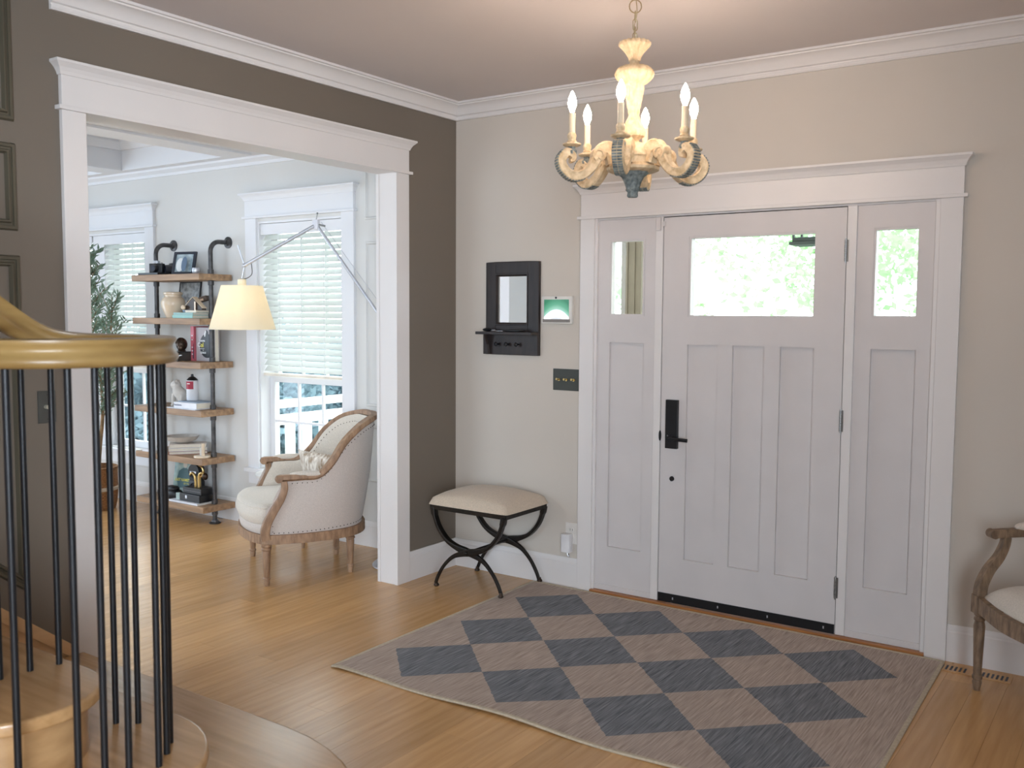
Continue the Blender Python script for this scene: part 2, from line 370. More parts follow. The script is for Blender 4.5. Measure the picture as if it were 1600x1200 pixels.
# mitred moulding along a polyline in plan; profile (out, z)
def moulding(name, label, path, prof, m, left=True, parent=None):
    n = len(path); P = [Vector((p[0], p[1])) for p in path]; rings = []
    for i in range(n):
        d0 = (P[i] - P[i - 1]).normalized() if i else (P[1] - P[0]).normalized()
        d1 = (P[i + 1] - P[i]).normalized() if i < n - 1 else d0
        if not i: d0 = d1
        n0 = Vector((-d0.y, d0.x)) * (1 if left else -1); n1 = Vector((-d1.y, d1.x)) * (1 if left else -1)
        bis = (n0 + n1); bis = bis / max(1e-6, bis.dot(n0))
        rings.append([(P[i].x + bis.x * u, P[i].y + bis.y * u, z) for u, z in prof])
    b = MB(); k = len(prof); vs = [p for r in rings for p in r]
    fs = [(i * k + j, i * k + (j + 1) % k, (i + 1) * k + (j + 1) % k, (i + 1) * k + j) for i in range(n - 1) for j in range(k)]
    fs += [tuple(range(k)), tuple((n - 1) * k + j for j in range(k))]
    b._add(vs, fs); q = b.build(name, m, parent, smooth=True, ang=25)
    if parent is None: tag(q, label, 'trim', kind='structure')
    return q
crown = [(0, 2.666), (0.012, 2.666), (0.016, 2.674), (0.016, 2.682), (0.011, 2.684), (0.013, 2.690), (0.022, 2.694), (0.026, 2.704), (0.036, 2.722), (0.052, 2.736), (0.066, 2.741), (0.068, 2.747), (0.078, 2.749), (0.078, 2.7598), (0, 2.7598)]
moulding('trim_1', 'white crown moulding along the foyer ceiling', [(0, -2.49), (0, 0), (5.2, 0)], crown, white, left=False)
crown2 = [(0, 2.565), (0.014, 2.565), (0.02, 2.585), (0.05, 2.605), (0.055, 2.6198), (0, 2.6198)]
moulding('trim_2', 'white crown moulding along the study window wall', [(-5.2, WY), (-0.11, WY)], crown2, studyw, left=False)
base = [(0, 0), (0.016, 0), (0.016, 0.135), (0.012, 0.142), (0.012, 0.152), (0.006, 0.166), (0, 0.166)]
moulding('baseboard_left', 'white baseboard in the corner behind the stool', [(0, -0.449), (0, 0), (0.874, 0)], base, white, left=False)
moulding('baseboard_right', 'white baseboard right of the entry door', [(2.78, 0), (5.2, 0)], base, white, left=False)
moulding('baseboard_study', 'white baseboard under the study windows', [(-5.2, WY), (-0.11, WY)], base, white, left=False)

# ---- floor planks
fl = struct('floor', 'honey maple plank floor through foyer and study', 'floor')
MB().box(-5.35, -7.65, -0.08, 5.35, 0.2, -0.0195).build('subfloor', mat('dark_subfloor', rgb(70, 46, 26), 0.8), fl)  # dark brown base showing in the plank gaps
def planks(x0, x1, y0, y1, w, seed):
    rg = random.Random(seed); n = round((x1 - x0) / w); w = (x1 - x0) / n
    for i in range(n):
        y = y0 - rg.uniform(0, 1.2)
        while y < y1:
            L_ = rg.uniform(1.5, 2.6); a, c = max(y, y0), min(y + L_, y1)
            if c - a > 0.03:
                X = x0 + i * w
                MB().box(X + .0004, a + .0004, -0.02, X + w - .0004, c - .0004, 0).build('plank', plankm, fl)
            y += L_
planks(-0.11, 4.1, -3.6, 0.055, 0.117, 3)
planks(-5.2, -0.11, -2.9, 0.03, 0.130, 5)
b = MB(); b.box(-5.2, -5.0, -0.02, -0.11, -2.9, 0); b.box(-0.11, -7.5, -0.02, 5.2, -3.6, 0); b.box(4.1, -3.6, -0.02, 5.2, 0, 0)
b.build('floor_out_of_view', plankm, fl)

# ================================================================ CASED OPENING
tr = struct('trim_3', 'white casing of the wide opening into the study', 'trim')
CYo0, CYo1 = -2.462, -0.449
def board(nm, r, par, m=white, bev=0.002): return MB().box(*r).build(nm, m, par, bevel=bev)
board('side_casing', (0, CYo0, 0, 0.021, OY0 + 0.004, 2.30), tr); board('side_casing', (0, OY1 - 0.004, 0, 0.021, CYo1, 2.30), tr)
def header(par, axis, a, b_, z0, z1, ext=0.03, sgn=1, m=white, cap=0.052, wall0=0.0):
    """fillet + frieze board + crown cap. axis 'y': on wall x=0 facing +x ; axis 'x': on wall y=wall0 facing -y"""
    def bx(nm, u0, u1, d, w0, w1):
        if axis == 'y': MB().box(0, u0, w0, d, u1, w1).build(nm, m, par, bevel=0.002)
        else: MB().box(u0, wall0 - d, w0, u1, wall0, w1).build(nm, m, par, bevel=0.002)
    bx('fillet', a - 0.017, b_ + 0.017, 0.036, z0, z0 + 0.016)
    bx('frieze_board', a, b_, 0.022, z0 + 0.016, z1 - cap)
    pr = [(0, z1 - cap), (0.026, z1 - cap), (0.028, z1 - cap + .006), (0.030, z1 - cap + .012), (0.038, z1 - cap + .026), (0.052, z1 - 0.012), (0.055, z1 - 0.01), (0.055, z1), (0, z1)]
    if axis == 'y': path = [(0, a), (0, b_)]
    else: path = [(a, wall0), (b_, wall0)]
    # returned crown: loft rings with growing overhang at both ends
    bb = MB(); vs = []; k = len(pr)
    for d, z in pr:
        e = max(0, d - 0.022)
        if axis == 'y': vs += [(0, a - e, z), (d, a - e, z), (d, b_ + e, z), (0, b_ + e, z)]
        else: vs += [(a - e, wall0, z), (a - e, wall0 - d, z), (b_ + e, wall0 - d, z), (b_ + e, wall0, z)]
    fs = []
    for i in range(k - 1):
        for j in range(4): fs.append((i * 4 + j, i * 4 + (j + 1) % 4, (i + 1) * 4 + (j + 1) % 4, (i + 1) * 4 + j))
    bb._add(vs, fs).build('crown_cap', m, par)
header(tr, 'y', CYo0, CYo1, 2.298, 2.482)
# jamb linings
board('jamb', (-0.1105, OY1, 0, 0, OY1 + JT, OZ + JT), tr); board('jamb', (-0.1105, OY0 - JT, 0, 0, OY0, OZ + JT), tr)
board('head_jamb', (-0.1105, OY0, OZ, 0, OY1, OZ + JT), tr)
board('study_side_casing', (-0.131, CYo0, 0, -0.1105, OY0 + .004, 2.30), tr); board('study_side_casing', (-0.131, OY1 - .004, 0, -0.1105, CYo1, 2.30), tr)
board('study_head_casing', (-0.131, CYo0, 2.30, -0.1105, CYo1, 2.46), tr)

# picture-frame mouldings on the dark wall
pm = [(0, 0), (0.006, 0.012), (0.016, 0.012), (0.018, 0.006), (0.026, 0.006), (0.030, 0.016), (0.036, 0.016), (0.042, 0)]
def frame_mould(par, nm, corners, m, plane='x', base_=0.0, prof=pm):
    """corners: polygon (u,z) CCW; profile inward"""
    n = len(corners); P = [Vector(c) for c in corners]; b = MB(); vs = []; k = len(prof)
    for i in range(n):
        d0 = (P[i] - P[i - 1]).normalized(); d1 = (P[(i + 1) % n] - P[i]).normalized()
        n0 = Vector((-d0.y, d0.x)); n1 = Vector((-d1.y, d1.x)); bis = n0 + n1; bis = bis / bis.dot(n0)
        for u, h in prof:
            q = P[i] + bis * u
            vs.append((base_ + h, q.x, q.y) if plane == 'x' else (q.x, base_ - h, q.y))
    b._add(vs, [(i * k + j, i * k + j + 1, ((i + 1) % n) * k + j + 1, ((i + 1) % n) * k + j) for i in range(n) for j in range(k - 1)])
    return b.build(nm, m, par, smooth=True, ang=25)
wt = struct('trim_4', 'dark picture-frame mouldings on the stair wall', 'trim')
darkmould = mat('dark_olive_moulding_paint', rgb(84, 78, 64), 0.4, var=0.02)
frame_mould(wt, 'panel_moulding', [(-3.35, 2.224), (-2.638, 2.224), (-2.638, 3.6), (-3.35, 3.6)], darkmould)
frame_mould(wt, 'panel_moulding', [(-3.35, 1.826), (-2.636, 1.826), (-2.636, 2.146), (-3.35, 2.146)], darkmould)
frame_mould(wt, 'panel_moulding', [(-3.35, 1.03), (-2.632, 0.455), (-2.632, 1.736), (-3.35, 1.736)], darkmould)
frame_mould(wt, 'panel_moulding', [(-4.2, 1.71), (-3.45, 1.11), (-3.45, 3.6), (-4.2, 3.6)], darkmould)

# ================================================================ ENTRY DOOR UNIT
tr = struct('trim_5', 'white casing around the entry door and sidelights', 'trim')
XC0, XC1 = 0.875, 2.779
board('side_casing', (XC0, -0.024, 0, 0.962, 0.0, 2.045), tr); board('side_casing', (2.688, -0.024, 0, XC1, 0, 2.045), tr)
header(tr, 'x', XC0, XC1, 2.043, 2.228)
board('jamb', (0.948, -0.012, 0.0, 0.975, 0.12, 2.05), tr); board('jamb', (2.668, -0.012, 0.0, 2.70, 0.12, 2.05), tr)
board('head_jamb', (0.975, -0.008, 2.035, 2.668, 0.12, 2.06), tr)
board('mullion_post', (1.318, -0.006, 0.02, 1.3590, 0.12, 2.036), tr); board('mullion_post', (2.2895, -0.006, 0.02, 2.332, 0.12, 2.036), tr)
MB().box(1.3592, 0.006, 0.02, 1.3623, 0.04, 2.034).build('weatherstrip', blackm, tr); MB().box(2.2857, 0.006, 0.02, 2.2893, 0.04, 2.034).build('weatherstrip', blackm, tr); MB().box(1.3592, 0.006, 2.0312, 2.2893, 0.04, 2.0348).build('weatherstrip', blackm, tr)
board('threshold', (0.96, -0.034, 0, 2.69, 0.13, 0.018), tr, sillm, 0.003)

def leaf(par, x0, x1, z0, z1, gx0, gx1, gz0, gz1, cols, pz0, pz1, y0=0.0, y1=0.042, m=whitedoor):
    """stile-and-rail leaf: glass opening above, recessed panels below"""
    rec = 0.0185
    b = MB()
    def bx(a, c, d, e): b.box(a, y0, c, d, y1, e)
    bx(x0, z0, cols[0][0], z1); bx(cols[-1][1], z0, x1, z1)          # stiles
    bx(cols[0][0], gz1, cols[-1][1], z1); bx(cols[0][0], pz1, cols[-1][1], gz0); bx(cols[0][0], z0, cols[-1][1], pz0)
    for i in range(len(cols) - 1): bx(cols[i][1], pz0, cols[i + 1][0], pz1)
    b.build('stiles_and_rails', m, par)
    for a, c in cols:
        q = MB()
        q.box(a - .004, y0 + rec, pz0 - .004, c + .004, y0 + rec + .01, pz1 + .004)
        q.build('panel', m, par)
    s = 0.010; q = MB()
    for r in ((gx0, gz0, gx0 + s, gz1), (gx1 - s, gz0, gx1, gz1), (gx0 + s, gz0, gx1 - s, gz0 + s), (gx0 + s, gz1 - s, gx1 - s, gz1)):
        q.box(r[0], y0 + 0.003, r[1], r[2], y1 + 0.01, r[3])
    q.build('glazing_bead', m, par, bevel=0.001)
    MB().box(gx0 + s - .002, y0 + 0.020, gz0 + s - .002, gx1 - s + .002, y0 + 0.024, gz1 - s + .002).build('pane', glass, par)

dr = struct('door_1', 'white three-panel entry door with a wide top window', 'door')
leaf(dr, 1.3625, 2.2855, 0.024, 2.031, 1.503, 2.150, 1.519, 1.928, [(1.503, 1.668), (1.745, 1.907), (1.986, 2.150)], 0.258, 1.379)
MB().box(1.3635, -0.006, 0.020, 2.2845, 0.0, 0.066).build('door_sweep', blackm, dr, bevel=0.001)
b = MB()
for x in (1.45, 1.70, 1.96, 2.235): b.box(x - .003, -0.008, 0.038, x + .003, -0.006, 0.05)
b.build('sweep_screws', chrome, dr)
# lock plate + lever
lk = MB().box(1.397, -0.022, 0.838, 1.464, 0, 1.092).build('lock_plate', blackm, dr, bevel=0.003)
MB().cyl((1.437, -0.022, 0.893), (1.437, -0.055, 0.893), 0.011).build('lever_spindle', blackm, lk, smooth=True)
MB().sweep([(1.430, -0.055, 0.893), (1.46, -0.056, 0.893), (1.50, -0.055, 0.892), (1.535, -0.05, 0.890)], rrect(0.006, 0.009, 0.004), up=(0, 0, 1)).build('lever_handle', blackm, lk, smooth=True)
MB().cyl((1.412, -0.024, 0.905), (1.412, -0.0215, 0.905), 0.004, n=10).build('status_light', flat('grey_lens', (110, 110, 112)), lk)
MB().lathe([(0.013, 0), (0.013, 0.006), (0.010, 0.010), (0.0, 0.010)], 18, (1.431, 0, 0.678), Matrix.Rotation(PI / 2, 3, 'X')).build('deadbolt_knob', blackm, dr, smooth=True)
MB().ell((1.361, -0.006, 0.90), (0.006, 0.012, 0.028)).build('strike_latch', blackm, dr, smooth=True)
for z in (1.831, 1.04, 0.245):
    b = MB()
    for k in range(5): b.cyl((2.286, -0.008, z - 0.05 + k * 0.02 + .0008), (2.286, -0.008, z - 0.05 + (k + 1) * 0.02 - .0008), 0.0065, n=10)
    b.cyl((2.286, -0.008, z + .05), (2.286, -0.008, z + .056), 0.004, n=8); b.cyl((2.286, -0.008, z - .056), (2.286, -0.008, z - .05), 0.004, n=8)
    b.box(2.286, -0.0075, z - .05, 2.298, -0.0055, z + .05)
    b.build('hinge', steel, dr, smooth=True)
w3 = struct('window_3', 'narrow white panelled sidelight left of the entry door', 'window')
leaf(w3, 0.9755, 1.3175, 0.05, 2.035, 1.044, 1.250, 1.524, 1.928, [(1.048, 1.253)], 0.262, 1.381, y0=0.004)
MB().box(0.9755, -0.004, 0.019, 1.3175, 0.02, 0.05).build('bottom_strip', whitedoor, w3, bevel=.002)
w4 = struct('window_4', 'narrow white panelled sidelight right of the entry door', 'window')
leaf(w4, 2.3325, 2.6675, 0.05, 2.035, 2.406, 2.606, 1.522, 1.930, [(2.407, 2.603)], 0.264, 1.379, y0=0.004)
MB().box(2.3325, -0.004, 0.019, 2.6675, 0.02, 0.05).build('bottom_strip', whitedoor, w4, bevel=.002)
ds = thing('door_sensor', 'small white contact sensor at the top left corner of the entry door', 'sensor', (1.338, -0.006, 1.965))
MB().box(-0.014, -0.014, 0, 0.012, 0, 0.068).build('sensor_body', whitedoor, ds, bevel=.002)
MB().box(0.018, -0.004, 0.02, 0.034, 0.004, 0.045).build('magnet', whitedoor, ds, bevel=.001)

# ================================================================ STUDY WINDOWS
def study_window(name, label, x0, x1, mull=None):
    w = struct(name, label, 'window'); z0, z1 = WZ; yb = WY + 0.17; cw = 0.11
    board('side_casing', (x0 - cw, WY - 0.02, z0 - .01, x0 + .003, WY, 2.195), w, studyw); board('side_casing', (x1 - .003, WY - 0.02, z0 - .01, x1 + cw, WY, 2.195), w, studyw)
    header(w, 'x', x0 - cw, x1 + cw, 2.19, 2.368, m=studyw, wall0=WY)
    board('stool_sill', (x0 - cw - .02, WY - 0.045, z0 - 0.035, x1 + cw + .02, WY + 0.12, z0 - 0.005), w, studyw)
    board('apron', (x0 - cw, WY - 0.018, z0 - 0.12, x1 + cw, WY, z0 - 0.035), w, studyw)
    board('jamb_lining', (x0, WY, z0, x0 + 0.016, yb, z1), w, studyw); board('jamb_lining', (x1 - .016, WY, z0, x1, yb, z1), w, studyw)
    board('head_lining', (x0 + .016, WY, z1 - .016, x1 - .016, yb, z1), w, studyw)
    bays = [(x0 + .016, x1 - .016)]
    if mull:
        board('mullion', (mull[0], WY + .02, z0, mull[1], yb, z1 - .016), w, studyw); bays = [(x0 + .016, mull[0]), (mull[1], x1 - .016)]
    for (a, c) in bays:
        for nm, y, za, zb in (('lower_sash', WY + 0.085, z0, 1.075), ('upper_sash', WY + 0.125, 1.04, z1 - .016)):
            s = MB(); st = 0.045; t = 0.035
            s.box(a, y, za, a + st, y + t, zb); s.box(c - st, y, za, c, y + t, zb)
            s.box(a + st, y, za, c - st, y + t, za + 0.055); s.box(a + st, y, zb - 0.04, c - st, y + t, zb)
            s = s.build(nm, studyw, w, bevel=.002)
            g = MB(); ga, gc, gza, gzb = a + st, c - st, za + .055, zb - .04
            for k in (1, 2): X = ga + (gc - ga) * k / 3; g.box(X - .008, y + .006, gza, X + .008, y + .026, gzb)
            Z = (gza + gzb) / 2; g.box(ga, y + .005, Z - .008, gc, y + .027, Z + .008)
            g.build('muntins', studyw, s)
            MB().box(ga - .002, y + .014, gza - .002, gc + .002, y + .017, gzb + .002).build('pane', glass, s)
    return w
study_window('window_2', 'white framed study window behind the armchair', W2[0], W2[1])
study_window('window_1', 'white framed study window behind the potted tree', W1[0], W1[1], (-3.86, -3.70))
def blind(label, x0, x1, zbot, group):
    t = thing('window_blind', label, 'blind', ((x0 + x1) / 2, WY + 0.04, 2.154), group=group); h = (x1 - x0) / 2
    MB().box(-h, -0.032, -0.078, h, -0.022, -0.002).build('valance', studyw, t, bevel=.003)
    MB().box(-h + .005, -0.02, -0.045, h - .005, 0.03, -0.005).build('headrail', studyw, t)
    n = int((2.154 - 0.085 - zbot) / 0.042); Rm = Matrix.Rotation(math.radians(48), 4, 'X')
    sl = MB(); sl.box(-h + .004, -0.024, -0.0013, h - .004, 0.024, 0.0013, Rm); first = None
    for i in range(n):
        z = -0.095 - i * 0.042
        if first is None: first = sl.build('slat', blindm, t, loc=(0, 0.002, z))
        else:
            q = first.copy(); COL.objects.link(q); q.location = (0, 0.002, z)
    zb = -0.095 - n * 0.042
    MB().box(-h + .004, -0.022, zb - 0.010, h - .004, 0.026, zb + 0.008).build('bottom_rail', mat('warm_bottom_rail', rgb(232, 222, 206), 0.5), t, bevel=.002)
    for x in (-h * 0.55, 0, h * 0.55):
        MB().box(x - .0015, -0.026, zb, x + .0015, -0.0245, -0.06).build('ladder_cord', studyw, t)
blind('white slatted blind half lowered in the window behind the armchair', W2[0] + .02, W2[1] - .02, 1.07, None)
blind('white slatted blind half lowered in the window behind the potted tree', -3.70, W1[1] - .02, 1.07, None)
blind('white slatted blind left of the window post, mostly hidden by the casing', W1[0] + .02, -3.86, 1.07, None)

# white panel mouldings right of window_2
wt = struct('trim_6', 'pale panel mouldings on the study wall right of the window', 'trim')
pm2 = [(0, 0), (0.004, 0.010), (0.012, 0.012), (0.016, 0.005), (0.020, 0)]
for z0, z1 in ((2.13, 2.50), (0.925, 1.99), (0.43, 0.80)):
    frame_mould(wt, 'panel_moulding', [(-0.762, z0), (-0.24, z0), (-0.24, z1), (-0.762, z1)], pale, 'y', WY, pm2)

# ================================================================ STAIRS
SC = (1.22, -3.2)
def tread_poly(yf, R_, yback, xl=0.03):
    """front edge y=yf from wall to bullnose circle around SC radius R_, back to yback"""
    pts = [(xl, yf)]
    a0 = math.asin(min(1, max(-1, (yf - SC[1]) / R_)))
    a0 = PI - a0 if False else a0
    xs = SC[0] + R_ * math.cos(a0)
    st = PI / 2 if abs((yf - SC[1]) - R_) < 0.02 else a0
    for i in range(25):
        a = st + (-PI / 2 - 0.3 - st) * i / 24; pts.append((SC[0] + R_ * math.cos(a), SC[1] + R_ * math.sin(a)))
    pts.append((SC[0] - 0.1, yback)); pts.append((xl, yback)); return pts[::-1]
stair = thing('staircase', 'maple staircase with rounded starting steps at the lower left', 'stairs', (0, 0, 0)); 
def step(poly, z, inset=0.028, th=0.034):
    MB().prism(poly, 'z', z - th, z).build('tread', treadm, stair, bevel=0.010, smooth=True, seg=3)
    c = Vector((0.6, -3.4)); P2 = []
    for x, y in poly:
        d = Vector((x, y)) - Vector((0.7, -3.5)); L_ = d.length
        q = Vector((x, y)) - d / L_ * inset * 1.4; P2.append((max(q.x, 0.031), q.y))
    MB().prism(P2, 'z', max(0.0, z - 0.18), z - th).build('riser', riserm, stair, smooth=True, ang=30)
step(tread_poly(-2.44, 0.755, -4.2), 0.18); step(tread_poly(-2.845, 0.352, -4.2), 0.36)
c3 = (1.10, -3.27); p3 = [(0.03, -3.055)]
for i in range(17):
    a = PI / 2 - (PI / 2 + 1.4) * i / 16; p3.append((c3[0] + 0.205 * math.cos(a), c3[1] + 0.215 * math.sin(a)))
p3 += [(1.06, -3.75), (0.03, -3.75)]
step(p3[::-1], 0.54, th=0.036)
for k in range(4, 9):
    y = -3.055 - (k - 3) * 0.245
    poly = [(0.03, y), (1.08, y), (1.08, y - 0.29), (0.03, y - 0.29)][::-1]
    MB().prism(poly, 'z', 0.18 * k - 0.036, 0.18 * k).build('tread', treadm, stair, bevel=0.008)
    MB().box(0.03, y - 0.29, 0.18 * (k - 1) - (0.2 if k > 4 else 0), 1.06, y - 0.03, 0.18 * k - 0.036).build('riser', riserm, stair)
# skirt board on the wall
sk = [(-2.462, 0.0), (-2.462, 0.203), (-4.6, 1.91), (-4.6, 1.3), (-2.9, 0.0)]
MB().prism(sk, 'x', 0.001, 0.018).build('skirt_board', skirtm, stair, bevel=.002)
MB().prism([(-2.465, 0.150), (-2.465, 0.163), (-4.6, 1.868), (-4.6, 1.855)], 'x', 0.018, 0.026).build('skirt_bead', skirtm, stair)
# handrail
rail = thing('stair_balustrade', 'golden oak handrail on slim black balusters curling round the bottom step', 'railing', (SC[0], SC[1], 0.36))
rp = [(-0.0345, -0.014), (-0.0345, -0.022), (-0.028, -0.032), (-0.012, -0.034), (0.012, -0.034), (0.028, -0.032), (0.0345, -0.022), (0.0345, -0.014), (0.029, -0.006), (0.0215, 0.002), (0.0205, 0.010), (0.026, 0.018), (0.0305, 0.024), (0.0295, 0.031), (0.018, 0.034), (-0.018, 0.034), (-0.0295, 0.031), (-0.0305, 0.024), (-0.026, 0.018), (-0.0205, 0.010), (-0.0215, 0.002), (-0.029, -0.006)]

RZ = 1.434 - 0.36; RR = 0.252; cx = 0.012
path = []
for i in range(12): # descending part, along -y -> circle
    y = -1.9 + i * 0.15
    path.append((-0.245, y, 0))
pth = []
ys = [-1.6, -1.2, -0.8, -0.45, -0.3, -0.2, -0.12, -0.04]
def hz(y): # height of the descending rail above the level part
    return 0.74 * 0.035 * math.log(1 + math.exp((0.105 - y) / 0.035))
for y in ys: pth.append((cx - RR + 0.0, y, RZ + hz(y)))
n = 44
for i in range(n + 1):
    a = PI - (2 * PI - 0.75) * i / n; r_ = RR * (1 - 0.18 * max(0, (i / n - 0.72) / 0.28))
    pth.append((cx + r_ * math.cos(a), r_ * math.sin(a), RZ + (hz(r_ * math.sin(a)) if i < n * 0.3 else 0)))
pth = cr(pth, 3)
MB().sweep(pth, rp).build('handrail', railm, rail, smooth=True, ang=60)
# balusters: world xy, foot height
bal = [(1.0, -3.09, .54), (0.985, -3.165, .54), (0.98, -3.245, .54), (1.110, -2.990, .36), (1.160, -2.952, .36), (1.342, -2.977, .36), (1.390, -3.022, .36), (1.436, -3.078, .36),
       (1.470, -3.185, .36), (1.463, -3.245, .36), (1.448, -3.303, .36), (1.365, -3.402, .36), (1.27, -3.445, .36)]
for x, y, z in bal:
    top = RZ + 0.36 - 0.02 + (hz(y - SC[1]) if x < 1.05 else 0)
    MB().lathe([(0.0085, z - 0.36), (0.0085, top - 0.36)], 12, (x - SC[0], y - SC[1], 0)).build('baluster', blackm, rail, smooth=True)
for k in range(1, 7):
    y = -3.30 - k * 0.11; zf = 0.54 + 0.18 * max(0, math.ceil((-3.055 - y) / 0.245) - 1)
    MB().lathe([(0.0085, zf - 0.36), (0.0085, RZ + hz(y - SC[1]) - 0.02)], 12, (-0.24, y - SC[1], 0)).build('baluster', blackm, rail, smooth=True)

# wall switch on the dark wall
sw = thing('dimmer_switch', 'grey dimmer plate with a pale round knob on the dark wall', 'switch', (0.0, -2.545, 1.165))
platem = mat('wall_toned_plate', rgb(88, 88, 84), 0.4, 0.3)
MB().box(0, -0.036, -0.062, 0.006, 0.034, 0.062).build('plate', platem, sw, bevel=.0015)
MB().cyl((0.006, -0.006, 0), (0.022, -0.006, 0), 0.008, 0.0075, n=16).build('knob', mat('pale_brass_knob', rgb(222, 216, 196), 0.3, 0.6), sw, smooth=True)
MB().lathe([(.002, 0), (.002, .001)], 8, (0.006, 0, 0.047), Matrix.Rotation(PI / 2, 3, 'Y')).lathe([(.002, 0), (.002, .001)], 8, (0.006, 0, -0.047), Matrix.Rotation(PI / 2, 3, 'Y')).build('screws', blackm, sw)

# ================================================================ FRONT WALL THINGS
mi = thing('mirror_shelf', 'dark espresso framed mirror with a ledge and hooks beside the entry door', 'mirror', (0.425, 0, 1.295))
x0, x1 = -0.185, 0.183
b = MB(); b.box(x0, -0.022, 0.0, x1, 0, 0.12); b.box(x0, -0.022, 0.115, x0 + .068, 0, 0.533); b.box(x1 - .075, -0.022, 0.115, x1, 0, 0.533)
b.box(x0 + .068, -0.022, 0.465, x1 - .075, 0, 0.533); b.box(x0 + .068, -0.022, 0.12, x1 - .075, 0, 0.172)
b.build('frame', espresso, mi, bevel=.003)
frame_mould(mi, 'inner_lip', [(x0 + .064, 0.168), (x1 - .071, 0.168), (x1 - .071, 0.469), (x0 + .064, 0.469)], espresso, 'y', -0.020, [(0, 0), (0.003, 0.006), (0.009, 0.006), (0.020, -0.010)])
MB().box(x0 + .066, -0.012, 0.17, x1 - .073, -0.008, 0.467).build('mirror_glass', mirrorm, mi)
MB().box(x0 - 0.016, -0.105, 0.118, x1 + 0.004, -0.0225, 0.134).build('ledge', espresso, mi, bevel=.002)
MB().box(x0 - 0.010, -0.034, 0.002, x1 + 0.002, -0.0225, 0.118).build('hook_board', espresso, mi, bevel=.002)
MB().prism([(-0.09, 0.117), (-0.0345, 0.117), (-0.0345, 0.004), (-0.05, 0.004), (-0.06, 0.06)], 'x', x0 + 0.035, x0 + 0.050).build('bracket', espresso, mi)
for x in (-0.085, -0.015, 0.055):
    b = MB().cyl((x, -0.034, 0.062), (x, -0.058, 0.062), 0.006, n=10); b.ell((x, -0.062, 0.062), (0.011, 0.007, 0.013), 12, 8); b.build('hook', blackm, mi, smooth=True)
ky = thing('keys', 'dark bunch of keys lying on the mirror ledge', 'keys', (0.33, -0.065, 1.4298))
b = MB(); b.tube([(0.02 * math.cos(a), 0.02 * math.sin(a), 0.004) for a in [i * PI / 8 for i in range(16)]], 0.0015, 6, closed=True, sides=[(math.cos(i * PI / 8), math.sin(i * PI / 8), 0) for i in range(16)]); b.build('ring', chrome, ky, smooth=True)
for k, a in enumerate((0.3, 1.2, 2.5, 4.2)):
    Mx = Matrix.Rotation(a, 4, 'Z'); b = MB().box(0.02, -0.004, 0.002 + k * .003, 0.07, 0.004, 0.0045 + k * .003, Mx).box(0.012, -0.011, 0.002 + k * .003, 0.03, 0.011, 0.0045 + k * .003, Mx); b.build('key', blackm if k % 2 else chrome, ky)
MB().ell((-0.05, 0, 0.010), (0.03, 0.018, 0.010), 14, 8).build('key_fob', blackm, ky, smooth=True)
ck = thing('pouch', 'flat black pouch lying right of the keys on the mirror ledge', 'pouch', (0.47, -0.068, 1.4292))
MB().ell((0, 0, 0.007), (0.075, 0.022, 0.007), 16, 8, e=0.7).build('pouch', blk, ck, smooth=True)

th = thing('alarm_panel', 'white alarm touch panel with a green lit screen beside the mirror', 'control panel', (0.727, 0, 1.555))
MB().box(-0.101, -0.024, -0.077, 0.099, 0, 0.077).build('housing', mat('white_plastic', rgb(226, 222, 214), 0.35), th, bevel=.006, smooth=True)
def screenmat():
    M = mat('green_screen', rgb(60, 150, 110), 0.2); nt = M.node_tree; N = nt.nodes; L = nt.links; b = N['Principled BSDF']
    tc = N.new('ShaderNodeTexCoord'); sp = N.new('ShaderNodeSeparateXYZ'); L.new(tc.outputs['Object'], sp.inputs[0])
    m1 = N.new('ShaderNodeMath'); m1.operation = 'MULTIPLY'; L.new(sp.outputs['X'], m1.inputs[0]); L.new(sp.outputs['X'], m1.inputs[1])
    m2 = N.new('ShaderNodeMath'); m2.operation = 'MULTIPLY_ADD'; L.new(m1.outputs[0], m2.inputs[0]); m2.inputs[1].default_value = 6.5; L.new(sp.outputs['Z'], m2.inputs[2])
    cr_ = N.new('ShaderNodeValToRGB'); mr = N.new('ShaderNodeMapRange'); mr.inputs['From Min'].default_value = -0.06; mr.inputs['From Max'].default_value = 0.07
    L.new(m2.outputs[0], mr.inputs['Value']); L.new(mr.outputs['Result'], cr_.inputs['Fac'])
    e = cr_.color_ramp.elements; e[0].position = 0.0; e[0].color = rgb(200, 202, 206); e[1].position = 1; e[1].color = rgb(44, 120, 84)
    for p, c in ((0.14, (206, 208, 212)), (0.15, (242, 246, 248)), (0.46, (246, 250, 250)), (0.50, (150, 200, 180)), (0.7, (84, 160, 124))):
        q = e.new(p); q.color = rgb(*c)
    L.new(cr_.outputs['Color'], b.inputs['Base Color']); L.new(cr_.outputs['Color'], b.inputs['Emission Color']); b.inputs['Emission Strength'].default_value = 0.55
    return M
MB().box(-0.081, -0.0262, -0.052, 0.080, -0.024, 0.057).build('screen', screenmat(), th)
MB().box(-0.090, -0.0264, -0.069, 0.088, -0.024, -0.052).build('speaker_grille', flat('taupe_grille', (136, 128, 122)), th)
MB().cyl((-0.004, -0.0262, 0.067), (-0.004, -0.024, 0.067), 0.006, n=14).build('camera_lens', blk, th)
tg = thing('toggle_switch_plate', 'dark green-black plate with three brass toggles beside the door casing', 'switch', (0.785, 0, 1.167))
MB().box(-0.088, -0.006, -0.06, 0.0885, 0, 0.06).build('plate', flat('dark_bronze_plate', (62, 64, 58), 0.4, 0.3), tg, bevel=.0015)
